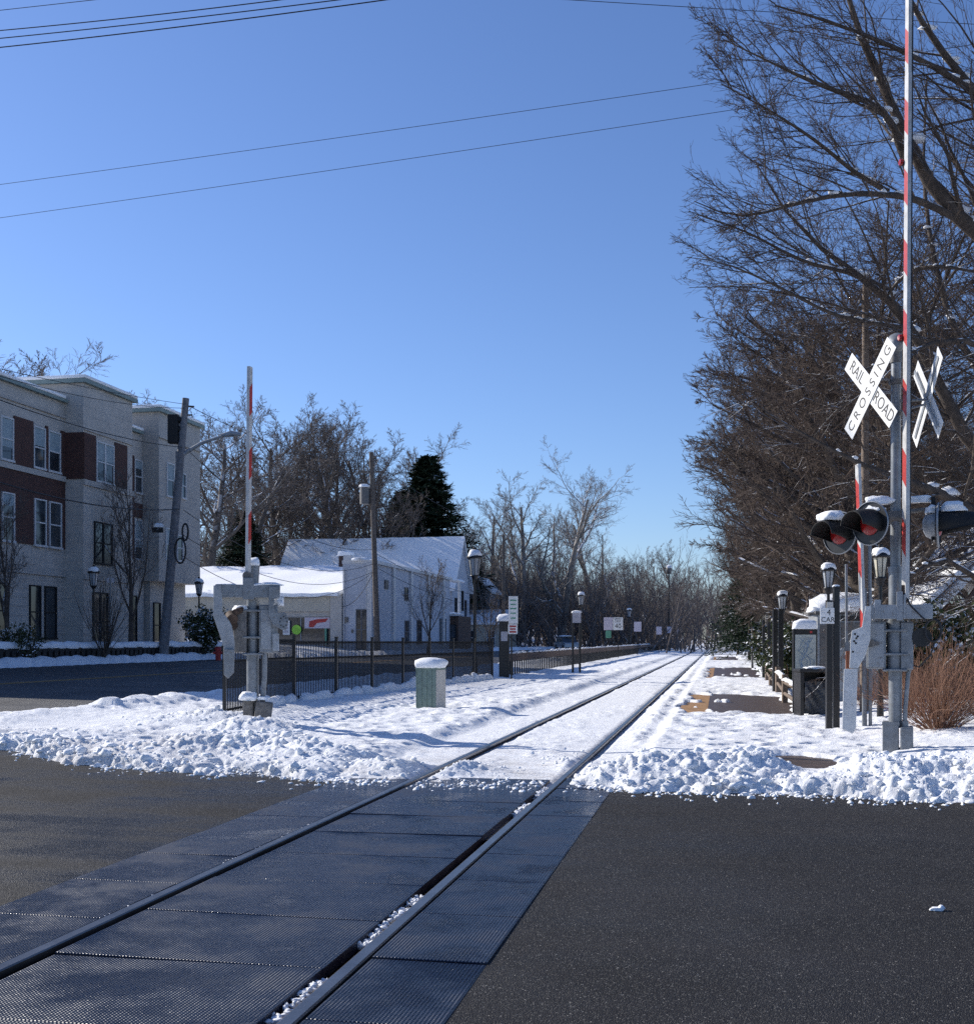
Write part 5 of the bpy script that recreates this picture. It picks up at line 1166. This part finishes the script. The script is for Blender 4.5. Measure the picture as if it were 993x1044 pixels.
def poly(pts, S):
    """resample a guide polyline (points with radius) to S+1 stations"""
    a = np.array(pts, float); s = np.r_[0, np.cumsum(np.linalg.norm(np.diff(a[:, :3], axis=0), axis=1))]; t = np.linspace(0, s[-1], S+1)
    o = np.stack([np.interp(t, s, a[:, i]) for i in range(4)], -1); 
    sm = o.copy(); sm[1:-1] = (o[:-2]+2*o[1:-1]+o[2:])/4; return sm[None, :, :3], sm[None, :, 3]
# --- the big tree whose limbs reach in from the right
TX, TY = 13.4, 23.5
big = thing('shade_tree', (TX, TY, gz(TX, TY)), 'huge bare shade tree reaching in from the right edge over the signal mast', 'tree')
def g(px, py, Y, r): return (xp(px, Y)-TX, Y-TY, zp(py, Y)-big.location.z, r)
tk0 = poly([(0, 0, -.3, .48), (.0, 0, 2, .42), (-.2, 0, 3.2, .38), (-.1, .1, 6, .32), (.3, .2, 9, .26), (.6, 0, 14, .15), (.8, 0, 18, .05)], 24)
st = (-.1, .1, 5.0)
limbs = [
 [(0, .1, 6.0, .27), g(1100, 330, 23.2, .25), g(1040, 275, 22.9, .22), g(993, 232, 22.6, .20), g(950, 205, 22.3, .165), g(925, 140, 22, .13), g(905, 95, 21.8, .10), g(880, 50, 21.6, .08), g(862, 0, 21.4, .06), g(850, -70, 21.2, .03)],
 [g(975, 222, 22.45, .10), g(945, 206, 22.2, .09), g(915, 198, 21.8, .075), g(860, 196, 21.4, .06), g(800, 210, 21, .045), g(750, 225, 20.6, .025), g(708, 205, 20.4, .010)],
 [g(925, 170, 22.0, .12), g(905, 110, 21.6, .075), g(860, 95, 21.2, .06), g(825, 82, 20.8, .045), g(790, 65, 20.4, .025), g(738, 40, 20.1, .010)],
 [g(905, 195, 22, .07), g(870, 175, 21.4, .05), g(835, 145, 21, .04), g(790, 115, 20.6, .025), g(735, 85, 20.3, .010)],
 [(0, 0, 4.6, .24), g(1075, 500, 23.0, .21), g(1020, 490, 22.6, .19), g(985, 455, 22.2, .17), g(955, 385, 22, .14), g(930, 330, 21.8, .12), g(905, 292, 21.5, .10), g(870, 282, 21, .07), g(845, 260, 20.7, .055), g(800, 225, 20.4, .03), g(770, 165, 20.2, .012)],
 [g(910, 297, 21.5, .07), g(870, 278, 21.0, .055), g(820, 268, 20.6, .04), g(760, 235, 20.3, .022), g(702, 215, 20.1, .008)],
 [g(930, 335, 21.8, .08), g(895, 330, 21, .055), g(850, 322, 20.6, .045), g(790, 290, 20.4, .028), g(735, 265, 20.2, .016), g(700, 262, 20, .007)],
 [(0, -.1, 3.6, .2), g(1060, 560, 22.8, .17), g(1000, 530, 22.4, .15), g(965, 500, 22, .12), g(935, 495, 21.6, .09), g(890, 480, 21.2, .06), g(840, 455, 20.8, .04), g(780, 420, 20.4, .02)],
 [g(905, 300, 21.4, .06), g(925, 275, 21.0, .055), g(960, 270, 20.6, .045), g(1010, 280, 20.2, .03), g(1060, 300, 20, .02)],
 [(.1, 0, 7.2, .18), g(1060, 180, 23, .15), g(1010, 110, 22.6, .11), g(965, 60, 22.3, .085), g(930, 10, 22, .06), g(900, -60, 21.7, .03)],
 [(.1, 0, 8.2, .15), g(1040, 130, 22.4, .11), g(985, 85, 22.0, .08), g(930, 55, 21.6, .06), g(860, 25, 21.2, .04), g(790, 5, 20.9, .02)],
 [(0, 0, 5.5, .15), g(1030, 420, 24.5, .12), g(975, 350, 25, .09), g(950, 260, 25.5, .07), g(940, 180, 26, .05), g(945, 80, 26.3, .03)],
 [(0, 0, 3.8, .14), g(1010, 610, 22, .09), g(965, 560, 21.4, .07), g(925, 590, 21.0, .04), g(890, 610, 20.6, .02)],
 [(0, 0, 5, .13), g(1050, 390, 21.8, .10), g(1000, 345, 21.3, .08), g(960, 340, 21, .06), g(910, 370, 20.8, .04), g(850, 385, 20.6, .02)],
]
LM = [poly(l, 12) for l in limbs]; LM = [(p, r*.78) for p, r in LM]; LP = np.concatenate([l[0] for l in LM]); LR = np.concatenate([l[1] for l in LM]); rg = np.random.default_rng(11)
# nothing of the crown hangs in front of the signal mast
def keepY(s, tips=True):
    P = s[0]+np.array([TX, TY, 0]); pxx = CX+F*P[..., 0]/np.maximum(P[..., 1], 1)
    k = (P[..., 1].min(1) > 17.5) & (pxx.min(1) > 688+8*np.sin(P[:, -1, 2]*2.1)); return cutP(s, k)
b = children(rg, LP, LR, 18, .14, .75, .18, .42, 7, .09, (-.25, 0, .12), .36, .82, .012, .5, dirbias=(-.45, 0, .1)); b = keepY(b)
c = children(rg, *b, 8, .12, .62, .2, .46, 5, .11, (-.12, 0, .05), .45, .8, .006, .5, dirbias=(-.2, 0, 0)); c = keepY(c)
d_ = children(rg, *c, 7, .10, .6, .2, .5, 4, .12, (-.06, 0, .05), .55, .6, .0042, .5); d_ = keepY(d_)
e_ = children(rg, *d_, 2, .2, .55, .2, .55, 2, .12, (0, 0, .0), .6, .5, .0034, .4); e_ = keepY(e_)
link('trunk', tubes([tk0]+LM, 'trunk', [14]+[9]*len(LM)), 'bark', big); link('branches', tubes([b, c], 'branches', [5, 4]), 'bark', big); link('crown', tubes([d_, e_], 'crown', [3, 3]), 'twigbig', big)
# snow settled in the forks
mb = MB(); rs = random.Random(9)
for P, Rr in LM:
    for k in range(16):
        i = rs.randint(1, 11); t = rs.random(); p = P[0, i]*(1-t)+P[0, min(12, i+1)]*t; r_ = Rr[0, i]
        if r_ < .03: continue
        if p[0]+TX < 5.5 and rs.random() < .6: continue
        w = r_*rs.uniform(1.1, 1.8); mb.blob((p[0], p[1], p[2]+r_*.55), (w*rs.uniform(1, 3.2), w*1.3, w*.8), rs.randint(0, 99), .25, .3, 0)
mb.build('snow_in_forks', 'cap', big)['kind'] = 'stuff'
# --- the row of trees along the platform
prR = []
for s_, H_, kw in ((21, 15, dict(m=(36, 10, 10, 8), t0=.08)), (22, 16, dict(m=(38, 10, 10, 8), t0=.08)), (23, 14, dict(m=(36, 11, 10, 8), t0=.08))):
    sets = bare_tree(s_, H_, trunk_frac=.20, up=.40, droop=.06, limb_lr=.62, ang=1.05, twr=.0078, tl1=.25, clip=4.15, **kw)
    prR.append(tree_proto('row_tree', sets, 2, 'x', loc=(0, 0, 0)))
rowp = [(4.0, 28), (4.0, 33), (3.8, 39), (3.9, 45.5), (3.7, 53), (3.8, 62), (3.7, 73), (3.7, 87), (3.6, 104), (3.5, 126), (9, 66), (13, 56), (10, 58), (9.5, 76), (16, 50), (15, 70)]
rowl = ['nearest', 'second', 'third', 'fourth', 'fifth', 'sixth', 'seventh', 'eighth', 'ninth', 'last']
cnt = [0, 0, 0]
for i, (u, Y) in enumerate(rowp):
    k = i % 3
    lab = ('%s bare tree, counted from the crossing, in the row lining the platform' % rowl[i]) if i < 10 else ('dense bare tree behind the platform row, %s of the back ones from the crossing' % rowl[i-10])
    sc_ = (1.0, .96, .92, .93, .92, .9, .86, .8, .78, .8)[i] if i < 10 else .9
    place(prR[k], U(u, Y), rs.uniform(0, 6.28), (1, 1, (.76, .78, .83, .87)[i]) if i < 4 else sc_, lab, 'bare trees lining the platform', cnt[k] == 0); cnt[k] += 1
# --- oaks of the left wood
prO = []
for s_, H_, m_ in ((31, 26, (15, 9, 9, 7)), (32, 28, (15, 9, 9, 7)), (33, 24, (16, 9, 9, 7))):
    sets = bare_tree(s_, H_, trunk_frac=.30, up=.5, limb_lr=.56, ang=.85, twr=.016, m=m_, wob=.11, r=.42)
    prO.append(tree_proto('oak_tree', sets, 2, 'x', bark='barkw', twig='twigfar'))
cnt = [0, 0, 0]
oak = [(212, 118, 380), (180, 120, 396), (250, 135, 420), (285, 142, 405), (315, 146, 402), (345, 140, 404), (378, 150, 408), (300, 165, 440), (360, 170, 430), (400, 165, 430), (18, 95, 330), (-25, 90, 340), (60, 130, 380), (415, 190, 470), (455, 185, 478), (475, 200, 490), (230, 180, 430), (330, 200, 430), (268, 190, 440), (140, 140, 425), (395, 140, 432), (270, 148, 410), (330, 155, 412)]
ol = ['large oak right of the apartment tower', 'oak directly behind the apartment tower', 'oak behind the raised short gate arm', 'oak right of the short gate arm', 'oak above the left end of the gabled roof', 'tallest oak above the middle of the gabled roof', 'oak behind the transformer pole', 'grey oak deeper in the wood above the shop chimney', 'grey oak deeper in the wood left of the transformer pole', 'oak between the transformer pole and the dark evergreen', 'oak above the parapet at the left edge', 'oak cut by the left edge', 'oak behind the apartment parapet', 'low oak behind the dark evergreen', 'oak just right of the dark evergreen', 'oak left of the sycamores', 'background oak seen left of the gate arm', 'background oak in the densest part of the wood', 'background oak seen right of the gate arm', 'oak mostly hidden by the apartment roof', 'snow-limbed oak left of the dark evergreen', 'slim oak above the shop roof ridge', 'oak with crossing limbs near the middle of the wood']
for i, ((px, Y, py), lb) in enumerate(zip(oak, ol)):
    k = i % 3; x = xp(px, Y); z = base(x, Y); H = zp(py, Y)-z; s = H/((26, 28, 24)[k]*1.02)
    place(prO[k], Vector((x, Y, z-.2)), rs.uniform(0, 6.28), (s*1.45, s*1.45, s) if i < 2 else (s*1.22, s*1.22, s), lb+', bare', 'oaks of the left wood', cnt[k] == 0); cnt[k] += 1
# --- sycamores of the middle distance
sy = []
for s_, H_ in ((41, 24), (42, 20)):
    sets = bare_tree(s_, H_, trunk_frac=.12, up=.65, limb_lr=.72, ang=.62, twr=.013, m=(10, 9, 9, 7), wob=.13, r=.5, lean=(.12, 0))
    sy.append(tree_proto('sycamore_tree', sets, 3, 'x', bark='barkpale', twig='twigpale'))
place(sy[0], Vector((xp(572, 150), 150, base(xp(572, 150), 150))), .7, (1.2, 1.2, 1.02), 'big spreading sycamore with snow-lined limbs above the silver car', 'sycamores', True)
place(sy[1], Vector((xp(533, 165), 165, base(xp(533, 165), 165))), 2.1, 1.25, 'pale slender sycamore left of the big spreading one', 'sycamores', True)
place(sy[0], Vector((xp(607, 175), 175, base(xp(607, 175), 175))), 3.9, (1.15, 1.15, .98), 'sycamore with a rounded crown behind the speed limit sign', 'sycamores', False)
place(sy[1], Vector((xp(505, 190), 190, base(xp(505, 190), 190))), 5.1, 1.2, 'thin sycamore behind the cream house', 'sycamores', False)
# --- background trees closing the view
far = [(635, 260, 560), (660, 250, 562), (690, 265, 548), (703, 300, 565), (645, 300, 555), (672, 330, 556), (715, 340, 585), (728, 380, 600), (742, 400, 596), (720, 430, 590), (610, 250, 560), (590, 240, 552), (560, 230, 545), (540, 230, 540), (515, 220, 535), (490, 230, 530), (755, 330, 585), (775, 300, 575), (735, 470, 606), (700, 380, 585), (682, 290, 570), (625, 230, 580), (580, 210, 590), (553, 200, 590), (524, 195, 585), (760, 220, 590), (640, 210, 600), (665, 235, 600), (600, 200, 600), (712, 260, 600)]
for i, (px, Y, py) in enumerate(far):
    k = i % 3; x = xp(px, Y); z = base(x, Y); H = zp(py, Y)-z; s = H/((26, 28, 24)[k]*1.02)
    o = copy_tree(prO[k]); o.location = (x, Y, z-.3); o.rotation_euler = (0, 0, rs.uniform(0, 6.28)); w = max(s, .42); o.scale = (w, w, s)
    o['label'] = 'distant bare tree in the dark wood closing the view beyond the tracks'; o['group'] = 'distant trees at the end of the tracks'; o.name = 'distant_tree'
# dense undergrowth and farther wood
def brush(name, pts, H, n, spread, mat, label, seed, up=.5):
    rg = np.random.default_rng(seed); P0 = np.array(pts, float); i = rg.integers(0, len(P0), n); p = P0[i]+rg.standard_normal((n, 3))*np.array(spread); d = nrm(rg.standard_normal((n, 3))*.35+np.array([0, 0, 1.])); 
    for q in range(n): p[q, 2] = base(p[q, 0], p[q, 1])-.1
    a = march(rg, p, d, rg.uniform(.55, 1.1, n)*H, np.full(n, H*.009), 5, .1, (0, 0, up), .8)
    b = children(rg, *a, 9, .15, .6, .2, .45, 3, .14, (0, 0, .3), .6, .7, H*.0016); c = children(rg, *b, 5, .2, .6, .2, .5, 2, .15, (0, 0, .2), .7, .6, H*.0013)
    return tag(link(name, tubes([a, b, c], name, [4, 3, 3]), mat), label, name.replace('_', ' '), None, 'stuff')
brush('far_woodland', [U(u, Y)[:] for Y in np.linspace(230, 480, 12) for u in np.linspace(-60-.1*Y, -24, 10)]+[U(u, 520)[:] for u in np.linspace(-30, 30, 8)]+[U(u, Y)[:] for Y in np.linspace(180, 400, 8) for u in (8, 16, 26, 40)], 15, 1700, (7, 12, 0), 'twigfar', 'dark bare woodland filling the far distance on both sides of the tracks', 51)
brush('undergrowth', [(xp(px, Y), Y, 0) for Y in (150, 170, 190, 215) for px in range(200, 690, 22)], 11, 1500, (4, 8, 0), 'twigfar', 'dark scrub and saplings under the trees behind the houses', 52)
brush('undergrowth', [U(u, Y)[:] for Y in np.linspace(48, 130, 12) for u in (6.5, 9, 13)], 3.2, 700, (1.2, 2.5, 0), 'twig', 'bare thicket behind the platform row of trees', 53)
# --- evergreens
ev = [(conifer(61, 18, 4.0, 'fir_tree', 'x', 'firdark', dens=1.7), [(436, 150, 464, 'dark pointed evergreen left of the sycamores, the tallest evergreen'), (248, 130, 520, 'dark evergreen behind the short gate arm'), (410, 160, 500, 'narrow dark evergreen just left of the tallest one')]),
      (conifer(62, 7, 3.0, 'pine_tree', 'x', 'fir', dens=1.3), [(764, 82, 566, 'snow-dusted green pine leaning over the platform, the nearest pine'), (752, 110, 592, 'low pine farther along the platform'), (785, 66, 612, 'small bushy pine behind the platform posts')])]
for pr_, lst in ev:
    for i, (px, Y, py, lb) in enumerate(lst):
        x = xp(px, Y); z = base(x, Y); H = zp(py, Y)-z; s = H/(18 if pr_ is ev[0][0] else 7)
        place(pr_, Vector((x, Y, z)), rs.uniform(0, 6), (s*1.1, s*1.1, s) if pr_ is not ev[0][0] else (s*2.0, s*2.0, s), lb, None, i == 0)
# --- small street trees before the apartment building and the shop
sm = []
for s_ in (71, 72):
    sets = bare_tree(s_, 7, trunk_frac=.2, up=.9, limb_lr=.75, ang=.55, twr=.008, m=(12, 8, 6, 4), wob=.07, r=.10, droop=-.2)
    sm.append(tree_proto('street_tree', sets, 2, 'x', bark='bark', twig='twigfar'))
for i, (px, Y, py, k, w, lb) in enumerate(((133, 55, 468, 0, 1.0, 'slim bare street tree before the entrance of the apartment building'), (8, 48, 498, 1, 1.1, 'bare street tree at the left edge before the brick facing'), (436, 92, 566, 1, .9, 'dense bare street tree before the far end of the white shop'), (499, 75, 600, 0, 1.0, 'small bare tree right of the large street lamp'))):
    x = xp(px, Y); z = gz(x, Y); H = zp(py, Y)-z; s = H/7.2; place(sm[k], Vector((x, Y, z)), 1.3*i, (s*w, s*w, s), lb, 'young street trees', i < 2)
def shrub(name, loc, n, H, spread, label, mat, seed, r=.008, leaf=None, up=.4, kids=5, snow=True, cat='bush', wb=.07):
    rg = np.random.default_rng(seed); rt = thing(name, loc, label, cat); az_ = rg.uniform(0, 6.28, n); til = rg.uniform(.05, 1, n)*spread; d = nrm(np.stack([np.cos(az_)*til, np.sin(az_)*til, np.ones(n)], -1)); p = np.stack([np.cos(az_)*til*.15, np.sin(az_)*til*.15, np.zeros(n)-.05], -1)
    a = march(rg, p, d, rg.uniform(.7, 1.1, n)*H, np.full(n, r), 6, wb, (0, 0, up), .6); b = children(rg, *a, kids, .15, .5, .15, .4, 3, .1, (0, 0, .3), .6, .5, r*.35)
    link('stems', tubes([a, b], 'stems', [4, 3]), mat, rt)
    if leaf:
        P = b[0].reshape(-1, 3); P = P[rg.integers(0, len(P), leaf)]+rg.standard_normal((leaf, 3))*.05*H; s = .035*H*rg.uniform(.6, 1.4, (leaf, 1)); u = nrm(rg.standard_normal((leaf, 3))); v = nrm(np.cross(u, rg.standard_normal((leaf, 3))))
        V = np.stack([P-u*s, P+v*s*.6, P+u*s, P-v*s*.6], 1).reshape(-1, 3); link('leaves', np_mesh('leaves', V, np.arange(leaf*4).reshape(-1, 4)), 'leaf', rt)
    return rt
shrub('dry_bush', at(957, 17.4), 240, 1.3, 1.3, 'large russet bush of dry upright stems right of the signal mast', 'stem', 81, .0052, kids=8, wb=.15, up=.1)
shrub('dry_bush', at(1010, 18.5), 120, 1.2, .8, 'russet bush cut by the right edge', 'stem', 82, .0052, kids=8, wb=.15, up=.1)
shrub('dry_bush', at(928, 21), 70, .95, .8, 'smaller russet bush just behind the cable pipe of the mast', 'stem', 83, .0052, kids=8, wb=.15)
shrub('dry_bush', at(885, 24), 60, .9, .8, 'russet bush between the sign posts and the mast, partly hidden', 'stem', 84, .0052, kids=8, wb=.15)
for px, Y, H, lb, sd in ((935, 27, 1.7, 'green-leaved shrub with snow on it behind the russet bushes', 85), (985, 26, 1.9, 'green shrub under the brick house at the right edge', 86), (955, 31, 1.8, 'snowy shrub before the brick house porch', 87), (805, 34, 1.6, 'brown-green shrub behind the timber fence', 88), (790, 45, 2.0, 'shrub behind the dark posts on the platform', 89)):
    shrub('evergreen_shrub', at(px, Y), 40, H, .8, lb, 'stem', sd, .01, leaf=5200)
shrub('evergreen_shrub', at(208, 62), 50, 2.1, .8, 'round dark evergreen shrub at the foot of the leaning pole', 'bark', 90, .015, leaf=6000)
shrub('bare_shrub', at(112-6, 51), 26, 3.2, .55, 'tall many-stemmed bare shrub between the ground-floor windows', 'bark', 91, .02, kids=7)
shrub('evergreen_shrub', at(20, 46), 40, 1.2, 1.2, 'snow-capped low shrub before the ground floor at the left', 'bark', 92, .012, leaf=3000)
# ================================================================== CAMERA, SKY, SUN
cam = bpy.data.cameras.new('camera'); co = bpy.data.objects.new('camera', cam); COL.objects.link(co); co.location = (0, 0, HC); co.rotation_euler = (R(90), 0, 0)
cam.sensor_fit = 'HORIZONTAL'; cam.sensor_width = 36; cam.lens = F/993*36; cam.shift_y = (HZ-522)/993; cam.clip_start = .05; cam.clip_end = 4000; SC.camera = co
EL, AZ = R(29), R(-60)                     # the sun stands left of the view and beyond the scene
sd = Vector((math.sin(AZ)*math.cos(EL), math.cos(AZ)*math.cos(EL), math.sin(EL)))
sun = bpy.data.lights.new('sun', 'SUN'); so = bpy.data.objects.new('sun', sun); COL.objects.link(so); sun.energy = 5.0; sun.angle = R(.5); sun.color = (1, .94, .85)
so.rotation_euler = sd.to_track_quat('Z', 'Y').to_euler()
w = bpy.data.worlds.new('World'); SC.world = w; w.use_nodes = True; nt = w.node_tree; bg = nt.nodes['Background']
sk = nt.nodes.new('ShaderNodeTexSky'); sk.sky_type = 'NISHITA'; sk.sun_disc = False; sk.sun_elevation = EL; sk.sun_rotation = AZ; sk.air_density = 1.0; sk.dust_density = .3; sk.ozone_density = 2.0; sk.altitude = 50
tn = nt.nodes.new('ShaderNodeMix'); tn.data_type = 'RGBA'; tn.blend_type = 'MULTIPLY'; tn.inputs[0].default_value = 1; tn.inputs[7].default_value = (.70, .835, 1.14, 1); nt.links.new(sk.outputs[0], tn.inputs[6]); nt.links.new(tn.outputs[2], bg.inputs[0]); bg.inputs[1].default_value = .107
SC.view_settings.view_transform = 'Standard'; SC.view_settings.look = 'None'; SC.view_settings.gamma = 1; SC.view_settings.exposure = .30
SC.cycles.max_bounces = 6; SC.cycles.use_denoising = False
